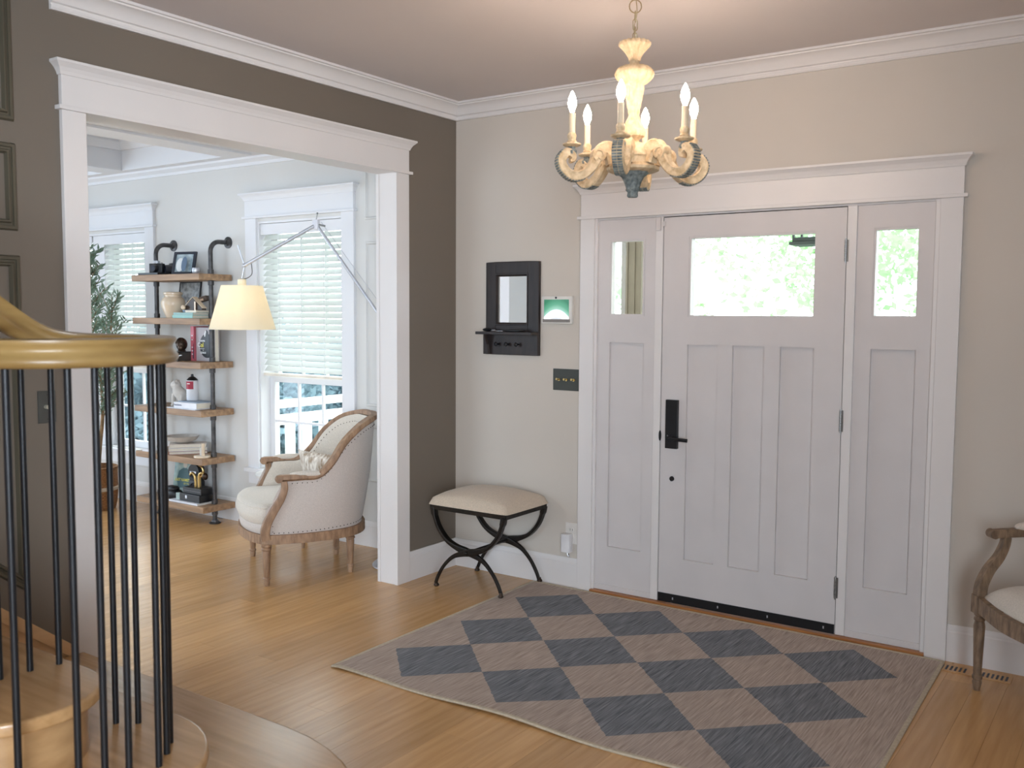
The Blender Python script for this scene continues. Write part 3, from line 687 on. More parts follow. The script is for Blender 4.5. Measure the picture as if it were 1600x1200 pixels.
for x in (-0.048, 0.0, 0.048):
    b = MB().cyl((x, -0.006, 0), (x, -0.012, 0), 0.0075, n=12); b.cyl((x, -0.012, 0.0), (x - 0.001, -0.034, 0.004), 0.0035, 0.0065, n=12); b.build('toggle', brass, tg, smooth=True)
ol = thing('wall_outlet', 'white double wall outlet low beside the door casing', 'outlet', (0.828, 0, 0.305))
MB().box(-0.040, -0.005, -0.058, 0.038, 0, 0.060).build('plate', mat('ivory_plastic', rgb(228, 222, 214), 0.4), ol, bevel=.002)
for z in (0.022, -0.022):
    s_ = MB().ell((0, -0.005, z), (0.017, 0.003, 0.015), 16, 8).build('socket', MATS['ivory_plastic'], ol, smooth=True)
    for xs_ in (-0.007, 0.007): MB().box(xs_ - .001, -0.0085, z - .005, xs_ + .001, -0.0078, z + .006).build('slot', blk, s_)
pg = thing('plug_in_freshener', 'small white plug-in device in the lower socket of the outlet', 'plug-in device', (0.814, -0.0078, 0.232))
MB().box(-0.030, -0.042, -0.030, 0.026, -0.0008, 0.075).build('body', mat('white_plastic2', rgb(232, 230, 230), 0.35), pg, bevel=.006, smooth=True)
MB().tube(cr([(0.0, -0.02, -0.03), (0.004, -0.022, -0.045), (0.012, -0.02, -0.052), (0.012, -0.02, -0.040)], 4), 0.0022, 6).build('hook', chrome, pg, smooth=True)

# floor register
rg = thing('floor_register', 'wooden floor register with dark slots beside the chair leg', 'vent', (2.90, -0.105, 0))
MB().box(-0.155, -0.045, 0, 0.155, 0.045, 0.0035).build('grille_frame', plankm, rg, bevel=.001)
for k in range(16):
    if k in (7, 8): continue
    x = -0.135 + k * 0.018; MB().box(x - .0045, -0.028, 0.0036, x + .0045, 0.028, 0.0040).build('slot', blk, rg)

# ================================================================ RUG
def rugmat():
    M = bpy.data.materials.new('diamond_rug'); M.use_nodes = True; nt = M.node_tree; N = nt.nodes; L = nt.links; b = N['Principled BSDF']
    b.inputs['Roughness'].default_value = 0.95; b.inputs['Specular IOR Level'].default_value = 0.15
    tc = N.new('ShaderNodeTexCoord'); sp = N.new('ShaderNodeSeparateXYZ'); L.new(tc.outputs['Object'], sp.inputs[0])
    def mth(op, a, c=None, d=None):
        n_ = N.new('ShaderNodeMath'); n_.operation = op
        for i, x in enumerate((a, c, d)):
            if x is None: continue
            if isinstance(x, (int, float)): n_.inputs[i].default_value = x
            else: L.new(x, n_.inputs[i])
        return n_.outputs[0]
    nzw = N.new('ShaderNodeTexNoise'); nzw.inputs['Scale'].default_value = 60; L.new(tc.outputs['Object'], nzw.inputs['Vector'])
    jit = mth('MULTIPLY', mth('SUBTRACT', nzw.outputs['Fac'], 0.5), 0.012)
    u = mth('DIVIDE', mth('ADD', mth('SUBTRACT', sp.outputs['X'], 0.698), jit), 0.489)
    v = mth('DIVIDE', mth('ADD', mth('SUBTRACT', sp.outputs['Y'], -1.575), jit), 0.482)
    fu = mth('ABSOLUTE', mth('SUBTRACT', mth('FRACT', u), 0.5)); fv = mth('ABSOLUTE', mth('SUBTRACT', mth('FRACT', v), 0.5))
    dia = mth('LESS_THAN', mth('ADD', fu, fv), 0.5)
    ins = mth('MULTIPLY', mth('MULTIPLY', mth('GREATER_THAN', u, 0), mth('LESS_THAN', u, 4)), mth('MULTIPLY', mth('GREATER_THAN', v, 0), mth('LESS_THAN', v, 3)))
    fac = mth('MULTIPLY', dia, ins)
    mp = N.new('ShaderNodeMapping'); mp.inputs['Scale'].default_value = (190, 7, 1); L.new(tc.outputs['Object'], mp.inputs['Vector'])
    nz = N.new('ShaderNodeTexNoise'); nz.inputs['Scale'].default_value = 1.0; nz.inputs['Detail'].default_value = 4; L.new(mp.outputs[0], nz.inputs['Vector'])
    rng = N.new('ShaderNodeMapRange'); rng.inputs['From Min'].default_value = 0.3; rng.inputs['From Max'].default_value = 0.72; L.new(nz.outputs['Fac'], rng.inputs['Value'])
    def mixc(f, a, c):
        q = N.new('ShaderNodeMix'); q.data_type = 'RGBA'
        L.new(f, q.inputs['Factor'])
        for nm_, x in (('A', a), ('B', c)):
            if isinstance(x, tuple): q.inputs[nm_].default_value = x
            else: L.new(x, q.inputs[nm_])
        return q.outputs['Result']
    light = mixc(rng.outputs['Result'], rgb(154, 138, 126), rgb(200, 184, 172))
    dark_ = mixc(rng.outputs['Result'], rgb(88, 91, 96), rgb(148, 150, 154))
    L.new(mixc(fac, light, dark_), b.inputs['Base Color'])
    bp = N.new('ShaderNodeBump'); bp.inputs['Strength'].default_value = 0.5; bp.inputs['Distance'].default_value = 0.002
    L.new(nz.outputs['Fac'], bp.inputs['Height']); L.new(bp.outputs['Normal'], b.inputs['Normal']); return M
RX0, RX1, RY0, RY1 = 0.607, 2.775, -1.650, -0.050
rug = thing('area_rug', 'flatwoven taupe rug with charcoal diamonds in front of the entry door', 'rug', (1.69, -0.85, 0))
def rz(x, y): # tiny waves near the front edge
    e = max(0, 1 - (y - RY0) / 0.25); return 0.0075 + e * 0.010 * (0.5 + 0.5 * math.sin((x - 0.2) * 6.2)) * (0 if x < RX0 + .02 else 1)
def rp_(i, j):
    x = RX0 + (RX1 - RX0) * i; y = RY0 + (RY1 - RY0) * j; wv = 0.006 * math.sin(i * 19) * (1 - j)
    sk_ = 0.03 * i * (1 - j)    # right edge runs slightly askew
    return (x + sk_ + 0.01 * (1 - i) * (1 - j) , y + wv, rz(x, y))
b = MB(); nu, nv = 60, 40
top = [rp_(i / (nu - 1), j / (nv - 1)) for j in range(nv) for i in range(nu)]
vs = top + [(x, y, z - 0.0065) for x, y, z in top]; K = nu * nv; fs = []
for j in range(nv - 1):
    for i in range(nu - 1):
        a = j * nu + i; fs += [(a, a + 1, a + nu + 1, a + nu), (K + a, K + a + nu, K + a + nu + 1, K + a + 1)]
bd = [i for i in range(nu)] + [j * nu + nu - 1 for j in range(1, nv)] + [(nv - 1) * nu + i for i in range(nu - 2, -1, -1)] + [j * nu for j in range(nv - 2, 0, -1)]
for i in range(len(bd)): a, c = bd[i], bd[(i + 1) % len(bd)]; fs.append((a, K + a, K + c, c))
b._add([(x - 1.69, y + 0.85, z) for x, y, z in vs], fs)
rb = b.build('rug_field', rugmat(), rug, smooth=True, ang=30)
# material uses world-like coords: shift mesh so that object coords equal world coords
rb.data.transform(Matrix.Translation((1.69, -0.85, 0))); rb.location = (-1.69, 0.85, 0)
bp_ = [Vector(top[i]) - Vector((1.69, -0.85, 0.003)) for i in bd]
MB().sweep(bp_, rrect(0.009, 0.0048, 0.003), closed=True).build('edge_binding', mat('cream_binding', rgb(196, 182, 158), 0.9, var=0.06, scale=80), rug, smooth=True)

# ================================================================ STOOL
st = thing('x_frame_stool', 'dark iron curule stool with a beige cushion in the corner', 'stool', (0.42, -0.235, 0))
hx, hy = 0.272, 0.212
def cushion(hx, hy, z0, z1, zc, n=26, e=0.16, belly=0.012):
    vs = []; b = MB()
    def sq(u, v):  # unit square
        return hx * u, hy * v
    def f(i, j):
        u = -1 + 2 * i; v = -1 + 2 * j; k = (1 - abs(u) ** 2.6) * (1 - abs(v) ** 2.6)
        edge = max(abs(u), abs(v)); k2 = min(1, (1 - edge) / 0.14); rd = math.sqrt(max(0, 1 - (1 - k2) ** 2))
        cor = (abs(u) * abs(v)) ** 6 * 0.02
        return (hx * u * (1 - cor * 1.2), hy * v * (1 - cor * 1.2), z0 + (z1 - z0) * rd + (zc - z1) * k ** 0.8)
    b.grid(f, n, n)
    def g(i, j):
        u = -1 + 2 * i; v = -1 + 2 * j; cor = (abs(u) * abs(v)) ** 6 * 0.02
        return (hx * u * (1 - cor * 1.2), hy * v * (1 - cor * 1.2), z0)
    b.grid(g, n, n); return b
cushion(hx, hy, 0.464, 0.502, 0.556).build('seat_cushion', stoolfab, st, smooth=True, ang=50)
b = MB(); b.box(-hx + .012, -hy + .010, 0.436, hx - .012, hy - .010, 0.4635); b.build('seat_rail', ironm, st, bevel=.002)
for sy in (-1, 1):
    y = sy * 0.192
    for sx in (-1, 1):
        pts = [(-0.245, 0.445), (-0.235, 0.40), (-0.205, 0.335), (-0.15, 0.275), (-0.085, 0.242), (-0.02, 0.226), (0.03, 0.214), (0.10, 0.185), (0.16, 0.13), (0.20, 0.07), (0.222, 0.02)]
        path = cr([(sx * x, y - sy * 0.006 * (1 if sx > 0 else -1), z) for x, z in pts], 5)
        n_ = len(path); sc = []
        for i in range(n_):
            t = i / (n_ - 1); wid = 1.0 - 0.55 * min(1, max(0, (t - 0.30) / 0.4)); thk = 1.0 + 1.3 * math.exp(-((t - 0.52) / 0.16) ** 2) - 0.15 * t
            if t < .1: thk *= 1.5
            sc.append((wid, thk))
        MB().sweep(path, rrect(0.019, 0.0085, 0.004), sides=[(0, 1, 0)] * n_, scale=sc).build('leg', ironm, st, smooth=True)
        MB().lathe([(0.008, 0.026), (0.009, 0.018), (0.015, 0.010), (0.016, 0.005), (0.012, 0.0005)], 14, (sx * 0.222, y, 0)).build('foot', dkbr, st, smooth=True).location = (0, 0, 0.0082 if sx > 0 else 0)
    MB().lathe([(0.0, 0), (0.012, 0), (0.012, 0.004), (0.008, 0.009), (0.0, 0.011)], 14, (0, y + sy * 0.019, 0.222), Matrix.Rotation(-sy * PI / 2, 3, 'X')).build('bolt', ironm, st, smooth=True)
MB().cyl((0, -0.18, 0.222), (0, 0.18, 0.222), 0.009, n=12).build('stretcher', ironm, st, smooth=True)

# ================================================================ ARMCHAIR (bergere)
ac = thing('tub_armchair', 'oatmeal linen tub armchair with weathered oak frame in the study', 'armchair', (-0.72, -0.585, 0), math.atan2(0.56, -0.83))
plan = [(0.345, 0.25), (0.362, 0.10), (0.352, -0.05), (0.315, -0.18), (0.25, -0.275), (0.14, -0.335), (0, -0.352)]
topc = [(0.352, 0.145, 0.598), (0.355, 0.05, 0.600), (0.350, -0.045, 0.605), (0.340, -0.120, 0.668), (0.320, -0.200, 0.778), (0.274, -0.300, 0.860), (0.175, -0.398, 0.898), (0.08, -0.432, 0.90), (0, -0.438, 0.902)]
pl = cr([(x, y, 0) for x, y in plan], 8)
tp = cr(topc, 6)
def samp(P, t):
    # by arclength
    L_ = [0]
    for i in range(1, len(P)): L_.append(L_[-1] + (P[i] - P[i - 1]).length)
    s_ = t * L_[-1]
    for i in range(1, len(P)):
        if L_[i] >= s_ - 1e-9:
            k = (s_ - L_[i - 1]) / max(1e-9, L_[i] - L_[i - 1]); return P[i - 1].lerp(P[i], k)
    return P[-1].copy()
plf = [Vector((p.x, p.y, 0)) for p in pl] + [Vector((-p.x, p.y, 0)) for p in pl[::-1][1:]]
tpf = list(tp) + [Vector((-p.x, p.y, p.z)) for p in tp[::-1][1:]]
def shell(u, v, off):
    b0 = samp(plf, u); t0 = samp(tpf, u); b0.z = 0.285
    e = 0.004; d = samp(plf, min(1, u + e)) - samp(plf, max(0, u - e)); nrm = Vector((d.y, -d.x, 0)).normalized()
    if nrm.dot(b0) < 0: nrm = -nrm
    p = b0.lerp(t0, v)
    ed = min(u, 1 - u); wf = max(0, 1 - ed / 0.12)
    p.y += wf * 0.045 * math.sin(PI * v) * (1 if v < .5 else .6) - 0.0
    puff = 0.012 * math.sin(PI * v) * (1 - wf)
    return p + nrm * (puff if off == 0 else -off)
NU, NV = 70, 14
b = MB(); b.grid(lambda u, v: shell(u, v, 0), NU, NV); b.build('outer_upholstery', linen, ac, smooth=True, ang=70)
b = MB(); b.grid(lambda u, v: shell(0.01 + u * .98, v, 0.052 if v < .93 else 0.035), NU, NV); b.build('inner_upholstery', linen2, ac, smooth=True, ang=70)
# wood frame: post + arm + crest
post = [(0.350, 0.250, 0.262), (0.353, 0.256, 0.31), (0.356, 0.240, 0.365), (0.358, 0.205, 0.43), (0.358, 0.168, 0.49), (0.357, 0.148, 0.545), (0.354, 0.150, 0.588)]
prof = [(-0.022, -0.012), (-0.018, -0.018), (0.018, -0.018), (0.022, -0.012), (0.022, 0.006), (0.014, 0.010), (0.006, 0.018), (-0.006, 0.018), (-0.014, 0.010), (-0.022, 0.006)]
armfull = [(0.352, 0.185, 0.600), (0.353, 0.165, 0.606)] + [tuple(Vector(p) + Vector((0, 0, 0.008))) for p in topc]
fr_ = cr(armfull, 6); fr_ = fr_ + [Vector((-p.x, p.y, p.z)) for p in fr_[::-1][1:]]
nn = len(fr_); sds = []
for i, p in enumerate(fr_):
    t = fr_[min(i + 1, nn - 1)] - fr_[max(i - 1, 0)]; h = Vector((t.y, -t.x, 0)).normalized(); sds.append(h)
MB().sweep(fr_, prof, sides=sds, scale=[1.08] * nn).build('crest_and_arm_frame', chairwood, ac, smooth=True, ang=35)
for sx in (-1, 1):
    pp = cr([(sx * x, y, z) for x, y, z in post], 6)
    MB().sweep(pp, rrect(0.022, 0.021, 0.006), sides=[(1, 0, 0)] * len(pp), scale=[(1, 1.25 - 0.45 * i / (len(pp) - 1)) for i in range(len(pp))]).build('front_post', chairwood, ac, smooth=True, ang=35)
    b = MB().cyl((sx * 0.353 - 0.023, 0.178, 0.600), (sx * 0.353 + 0.023, 0.178, 0.600), 0.019, n=18); b.build('arm_scroll', chairwood, ac, smooth=True)
    MB().ell((sx * 0.353, 0.02, 0.622), (0.026, 0.10, 0.018), 18, 10, e=0.8).build('arm_pad', linen2, ac, smooth=True)
    for (lx, ly, back) in ((0.350, 0.25, 0), (0.22, -0.25, 1)):
        pr_ = [(0.030, 0.238), (0.030, 0.226), (0.022, 0.220), (0.028, 0.212), (0.028, 0.205), (0.022, 0.200), (0.024, 0.192), (0.018, 0.06), (0.016, 0.052), (0.021, 0.046), (0.021, 0.038), (0.016, 0.034), (0.018, 0.02), (0.014, 0.0)]
        MB().lathe(pr_, 20, (sx * lx, ly, 0)).build('leg', chairwood, ac, smooth=True, ang=30)
rl = [Vector((p.x, p.y, 0.262)) for p in pl] + [Vector((-p.x, p.y, 0.262)) for p in pl[::-1][1:]]
fb = cr([(-0.345, 0.25, 0.262), (-0.20, 0.318, 0.262), (0, 0.345, 0.262), (0.20, 0.318, 0.262), (0.345, 0.25, 0.262)], 6)
loop = rl + fb[1:-1]
MB().sweep(loop, [(-0.02, -0.026), (0.016, -0.026), (0.02, -0.018), (0.014, -0.008), (0.018, 0.004), (0.020, 0.016), (0.012, 0.026), (-0.02, 0.026)], closed=True).build('seat_frame', chairwood, ac, smooth=True, ang=35)
# deck + cushion
def dshape(k, push=0.0):
    out = [(p.x * k, p.y * k + push) for p in [Vector((x, y, 0)) for x, y in plan]]
    pts = [(0.30 * k, 0.262 + push), (0.20 * k, 0.318 + push), (0, 0.345 + push), (-0.20 * k, 0.318 + push), (-0.30 * k, 0.262 + push)]
    back = [(-x, y) for x, y in out[::-1][1:]]
    return [(x, y) for x, y in out] + back + pts[::-1]
def puffy(outline, z0, z1, r, crown_, name, m, n=8):
    c = Vector((0, 0.02, 0)); P = cr([(x, y, 0) for x, y in outline], 4, closed=True); b = MB(); rings = []
    zc = (z0 + z1) / 2; h = (z1 - z0) / 2
    prof_ = [(-0.30, -1), (-0.10, -0.97)] + [(0.0 + 0.0, -0.75), (r, 0.0), (0.0, 0.75)] + [(-0.10, 0.97), (-0.30, 1)]
    allr = [(0.02, -1, 0)] + [(1 + a * 0.35 if a < 0 else 1 + a, hh, 0) for a, hh in prof_] + [(0.6, 1, 0.6), (0.3, 1, 0.9), (0.02, 1, 1)]
    vs = []
    for k, hh, cz in allr:
        for p in P: q = c + (p - c) * k; vs.append((q.x, q.y, zc + h * hh + crown_ * cz))
    m_ = len(P); fs = []
    for i in range(len(allr) - 1):
        for j in range(m_): fs.append((i * m_ + j, i * m_ + (j + 1) % m_, (i + 1) * m_ + (j + 1) % m_, (i + 1) * m_ + j))
    fs.append(tuple(range(m_))[::-1]); fs.append(tuple((len(allr) - 1) * m_ + j for j in range(m_)))
    b._add(vs, fs); return b.build(name, m, ac, smooth=True, ang=60)
o1 = [(0.305, 0.20), (0.31, 0.05), (0.29, -0.10), (0.22, -0.23), (0.0, -0.285), (-0.22, -0.23), (-0.29, -0.10), (-0.31, 0.05), (-0.305, 0.20), (-0.31, 0.27), (-0.2, 0.335), (0, 0.365), (0.2, 0.335), (0.31, 0.27)]
puffy([(x * 1.02, y * 0.97) for x, y in o1], 0.28, 0.345, 0.02, 0.0, 'seat_deck', linen)
puffy(o1, 0.335, 0.455, 0.045, 0.020, 'seat_cushion', linen2)
pc = cr([(x * 1.005, (y - .02) * 1.0 + .02, 0.435) for x, y in o1], 4, closed=True)
MB().tube(pc, 0.006, 6, closed=True, sides=[(0, 0, 1)] * len(pc)).build('cushion_piping', linen2, ac, smooth=True)
b = MB()
for i in range(64):
    u = 0.012 + 0.976 * i / 63; p = shell(u, 0.035, 0); b.ell(p, (0.0034,) * 3, 6, 4)
    p = shell(u, 0.955, 0); b.ell(p + Vector((0, 0, -0.012)), (0.0034,) * 3, 6, 4)
    if 10 < i < 53: p = shell(u, 0.95, 0.052); b.ell(p + Vector((0, 0, -0.014)), (0.0034,) * 3, 6, 4)
for sx in (-1, 1):
    for k in range(9): t = 0.06 + k * 0.1; p = shell(0.016 if sx > 0 else 0.984, t, 0); b.ell((p.x, p.y - 0.012, p.z), (0.0034,) * 3, 6, 4)
tag(b.build('nailheads', dkbr, ac, smooth=True), kind='stuff')
# lumbar pillow
pw = thing('lumbar_pillow', 'small rectangular pillow with flecked brown and grey pattern in the study armchair', 'pillow', (-0.625, -0.475, 0.475), math.atan2(0.56, -0.83) + 0.55)
def pillowmat():
    M = mat('flecked_pillow_cotton', rgb(226, 218, 206), 0.9, dark=rgb(150, 128, 104), scale=55, stretch=(1, 1, 0.4), detail=1.5); return M
b = MB(); Rm = Matrix.Rotation(math.radians(-14), 4, 'X')
def pf(side):
    def f(i, j):
        u = -1 + 2 * i; v = -1 + 2 * j; k = ((1 - u * u) * (1 - v * v)) ** 0.42
        x = 0.185 * u * (1 - 0.06 * (1 - v * v)); z = 0.118 * v * (1 - 0.08 * (1 - u * u))
        return Rm @ Vector((x, side * 0.052 * k, 0.115 + z))
    return f
b.grid(pf(1), 16, 12); b.grid(pf(-1), 16, 12)
b.build('pillow_cover', pillowmat(), pw, smooth=True, ang=80)

# side table peeking out behind the armchair
sd = thing('side_table', 'small white-topped wooden side table behind the study armchair', 'table', (-1.20, -0.26, 0))
MB().lathe([(0.0, 0.462), (0.20, 0.462), (0.205, 0.468), (0.205, 0.480), (0.20, 0.484), (0.0, 0.484)], 32).build('table_top', mat('white_table_top', rgb(232, 230, 226), 0.4), sd, smooth=True, ang=40)
MB().lathe([(0.15, 0.425), (0.165, 0.425), (0.165, 0.4615), (0.15, 0.4615)], 28).build('apron', chairwood, sd, smooth=True, ang=40)
for a in (0.3, 0.3 + PI / 2, 0.3 + PI, 0.3 + 3 * PI / 2):
    c_, s_ = math.cos(a - .35), math.sin(a - .35)
    MB().lathe([(0.011, 0), (0.016, 0.2), (0.018, 0.425)], 12, (0.15 * c_, 0.15 * s_, 0)).build('leg', chairwood, sd, smooth=True)

# ================================================================ RIGHT CHAIR
rc = thing('open_armchair', 'greyed oak open-arm chair with cream seat at the right edge', 'armchair', (3.286, -0.382, 0), math.atan2(0.8, -0.6))
for sx in (-1, 1):
    MB().lathe([(0.022, 0.325), (0.022, 0.315), (0.017, 0.31), (0.022, 0.302), (0.022, 0.296), (0.018, 0.29), (0.0225, 0.27), (0.016, 0.075), (0.0165, 0.066), (0.020, 0.062), (0.020, 0.05), (0.0155, 0.046), (0.0185, 0.035), (0.012, 0.0)], 24, (sx * 0.27, 0.22, 0), flute=0.03, fn=10).build('leg', chairwood2, rc, smooth=True, ang=30)
    MB().lathe([(0.020, 0.325), (0.020, 0.30), (0.0135, 0.0)], 14, (sx * 0.20, -0.235, 0)).build('leg', chairwood2, rc, smooth=True, ang=30)
    MB().box(sx * 0.27 - .026, 0.194, 0.322, sx * 0.27 + .026, 0.246, 0.398).build('leg_block', chairwood2, rc, bevel=.003)
    MB().box(sx * 0.20 - .022, -0.257, 0.322, sx * 0.20 + .022, -0.213, 0.40).build('leg_block', chairwood2, rc, bevel=.003)
    post = cr([(sx * 0.272, 0.222, 0.395), (sx * 0.276, 0.215, 0.44), (sx * 0.28, 0.185, 0.50), (sx * 0.284, 0.145, 0.55), (sx * 0.285, 0.122, 0.60), (sx * 0.285, 0.115, 0.635)], 5)
    MB().sweep(post, [(-0.02, -0.016), (-0.012, -0.020), (-0.008, -0.016), (0, -0.021), (0.008, -0.016), (0.012, -0.020), (0.02, -0.016), (0.02, 0.016), (-0.02, 0.016)][::-1], sides=[(1, 0, 0)] * len(post), scale=[(1.1 - 0.3 * i / (len(post) - 1), 1.2 - .3 * i / (len(post) - 1)) for i in range(len(post))]).build('arm_post', chairwood2, rc, smooth=True, ang=35)
    arm = cr([(sx * 0.285, 0.165, 0.648), (sx * 0.284, 0.10, 0.652), (sx * 0.275, 0.0, 0.658), (sx * 0.25, -0.12, 0.672), (sx * 0.222, -0.235, 0.70)], 5)
    MB().sweep(arm, rrect(0.023, 0.017, 0.008), sides=[(1, 0, 0)] * len(arm)).build('arm', chairwood2, rc, smooth=True, ang=35)
    MB().cyl((sx * 0.285 - .023, 0.172, 0.648), (sx * 0.285 + .023, 0.172, 0.648), 0.0185, n=18).build('arm_scroll', chairwood2, rc, smooth=True)
    MB().ell((sx * 0.278, -0.005, 0.677), (0.026, 0.09, 0.020), 18, 10, e=0.8).build('arm_pad', linen2, rc, smooth=True)
    bp2 = cr([(sx * 0.20, -0.235, 0.39), (sx * 0.21, -0.245, 0.60), (sx * 0.215, -0.262, 0.85), (sx * 0.16, -0.275, 0.96), (0, -0.28, 1.0)], 5)
    MB().sweep(bp2, rrect(0.018, 0.016, 0.006), sides=[(0, 1, 0)] * len(bp2)).build('back_frame', chairwood2, rc, smooth=True, ang=35)
    MB().sweep([(sx * 0.262, 0.195, 0.362), (sx * 0.23, -0.02, 0.362), (sx * 0.205, -0.21, 0.362)], [(-.014, -.028), (.014, -.028), (.014, .028), (-.014, .028)]).build('side_rail', chairwood2, rc)
fr2 = cr([(-0.245, 0.228, 0.362), (0, 0.262, 0.362), (0.245, 0.228, 0.362)], 8)
MB().sweep(fr2, [(-0.014, -0.032), (0.012, -0.032), (0.016, -0.024), (0.010, -0.018), (0.014, -0.008), (0.010, -0.002), (0.016, 0.010), (0.010, 0.016), (0.016, 0.024), (0.010, 0.032), (-0.014, 0.032)][::-1]).build('front_rail', chairwood2, rc, smooth=True, ang=20)
b = MB()
def sf(i, j):
    u = -1 + 2 * i; v = -1 + 2 * j; wx = 0.205 + 0.05 * (j); k = ((1 - u ** 4) * (1 - v ** 4)) ** 0.5
    return (wx * u, -0.01 + 0.228 * v + 0.025 * j * (1 - u * u), 0.392 + 0.085 * k)
b.grid(sf, 24, 24).box(-0.19, -0.22, 0.37, 0.19, 0.2, 0.392).build('seat_cushion', linen2, rc, smooth=True, ang=60)
b = MB()
def bf(sgn):
    def f(i, j):
        u = -1 + 2 * i; v = -1 + 2 * j; k = ((1 - u ** 4) * (1 - v ** 4)) ** 0.5
        return (0.185 * u * (1 - 0.2 * max(0, v) ** 3), -0.258 - 0.012 * v + sgn * (0.004 + 0.02 * k), 0.72 + 0.23 * v)
    return f
b.grid(bf(1), 14, 14); b.grid(bf(-1), 14, 14); b.build('back_cushion', linen2, rc, smooth=True, ang=70)

# ================================================================ CHANDELIER
ch = thing('chandelier', 'carved limewashed wooden chandelier with six lit candle bulbs', 'chandelier', (1.823, -1.242, 1.975))
Z0 = 1.975
def zz(p): return [(r, z - Z0) for r, z in p]
MB().lathe(zz([(0.0, 1.976), (0.016, 1.976), (0.020, 1.982), (0.018, 1.995), (0.026, 2.004), (0.024, 2.010), (0.030, 2.03), (0.040, 2.052), (0.052, 2.062), (0.058, 2.070), (0.0, 2.072)]), 36, flute=0.07, fn=9).build('finial', cwood2, ch, smooth=True, ang=50)
MB().lathe(zz([(0.0, 2.070), (0.085, 2.070), (0.098, 2.076), (0.100, 2.086), (0.088, 2.092), (0.080, 2.10), (0.080, 2.12), (0.086, 2.126), (0.084, 2.14), (0.066, 2.162), (0.045, 2.176), (0.0, 2.18)]), 40).build('hub', cwood, ch, smooth=True, ang=35)
MB().lathe(zz([(0.0, 2.17), (0.030, 2.172), (0.028, 2.182), (0.018, 2.186), (0.022, 2.194), (0.040, 2.204), (0.043, 2.222), (0.034, 2.25), (0.022, 2.272), (0.018, 2.285), (0.021, 2.292), (0.021, 2.306), (0.024, 2.312), (0.026, 2.330), (0.034, 2.372), (0.036, 2.386), (0.030, 2.388)]), 48, flute=0.07, fn=12).build('column', cwood, ch, smooth=True, ang=40)
MB().lathe(zz([(0.034, 2.387), (0.036, 2.398), (0.050, 2.405), (0.066, 2.420), (0.071, 2.436), (0.066, 2.452), (0.050, 2.463), (0.030, 2.468), (0.018, 2.474), (0.016, 2.484)]), 84, flute=0.06, fn=14).build('fluted_bulb', cwood, ch, smooth=True, ang=40)
MB().lathe(zz([(0.020, 2.484), (0.022, 2.496), (0.032, 2.515), (0.048, 2.534), (0.056, 2.542), (0.056, 2.552), (0.050, 2.557), (0.0, 2.558)]), 80, flute=0.09, fn=16).build('top_cup', cwood, ch, smooth=True, ang=40)
MB().lathe(zz([(0.060, 2.756), (0.060, 2.744), (0.045, 2.732), (0.012, 2.722), (0.010, 2.712)]), 28).build('ceiling_canopy', cwood, ch, smooth=True, ang=40)
def link(z, h, w, rot, r_=0.0022):
    pts = []
    for i in range(20):
        a = 2 * PI * i / 20; x = w * math.cos(a); y = (h / 2 - w) * (1 if math.sin(a) > 0 else -1) + w * math.sin(a)
        pts.append((x * math.cos(rot), x * math.sin(rot), z + y - Z0))
    MB().tube(pts, r_, 6, closed=True, sides=[(-math.sin(rot), math.cos(rot), 0)] * 20).build('chain_link', mat('aged_gold', rgb(176, 158, 124), 0.4, 0.8), ch, smooth=True)
rv = math.radians(34.6)
link(2.686, 0.048, 0.0225, rv); 
for i, z in enumerate((2.648, 2.618, 2.590, 2.568)): link(z, 0.042, 0.009, rv + (PI / 2 if i % 2 == 0 else 0.3), 0.002)
MB().tube(cr([(0.002, 0, 2.716 - Z0), (0.006, 0.002, 2.66 - Z0), (-0.004, 0, 2.61 - Z0), (0, 0, 2.56 - Z0)], 4), 0.0018, 6).build('wire', MATS['aged_gold'], ch, smooth=True)
bulbm = mat('lit_bulb', (1, 0.86, 0.68, 1), 0.3, emis=122, emcol=(1.0, 0.78, 0.62, 1))
candlem = mat('ivory_candle_sleeve', rgb(232, 212, 180), 0.5, var=0.03)
vdir = math.atan2(-1.242 + 4.5163, 1.823 - 3.5275)
arms = []
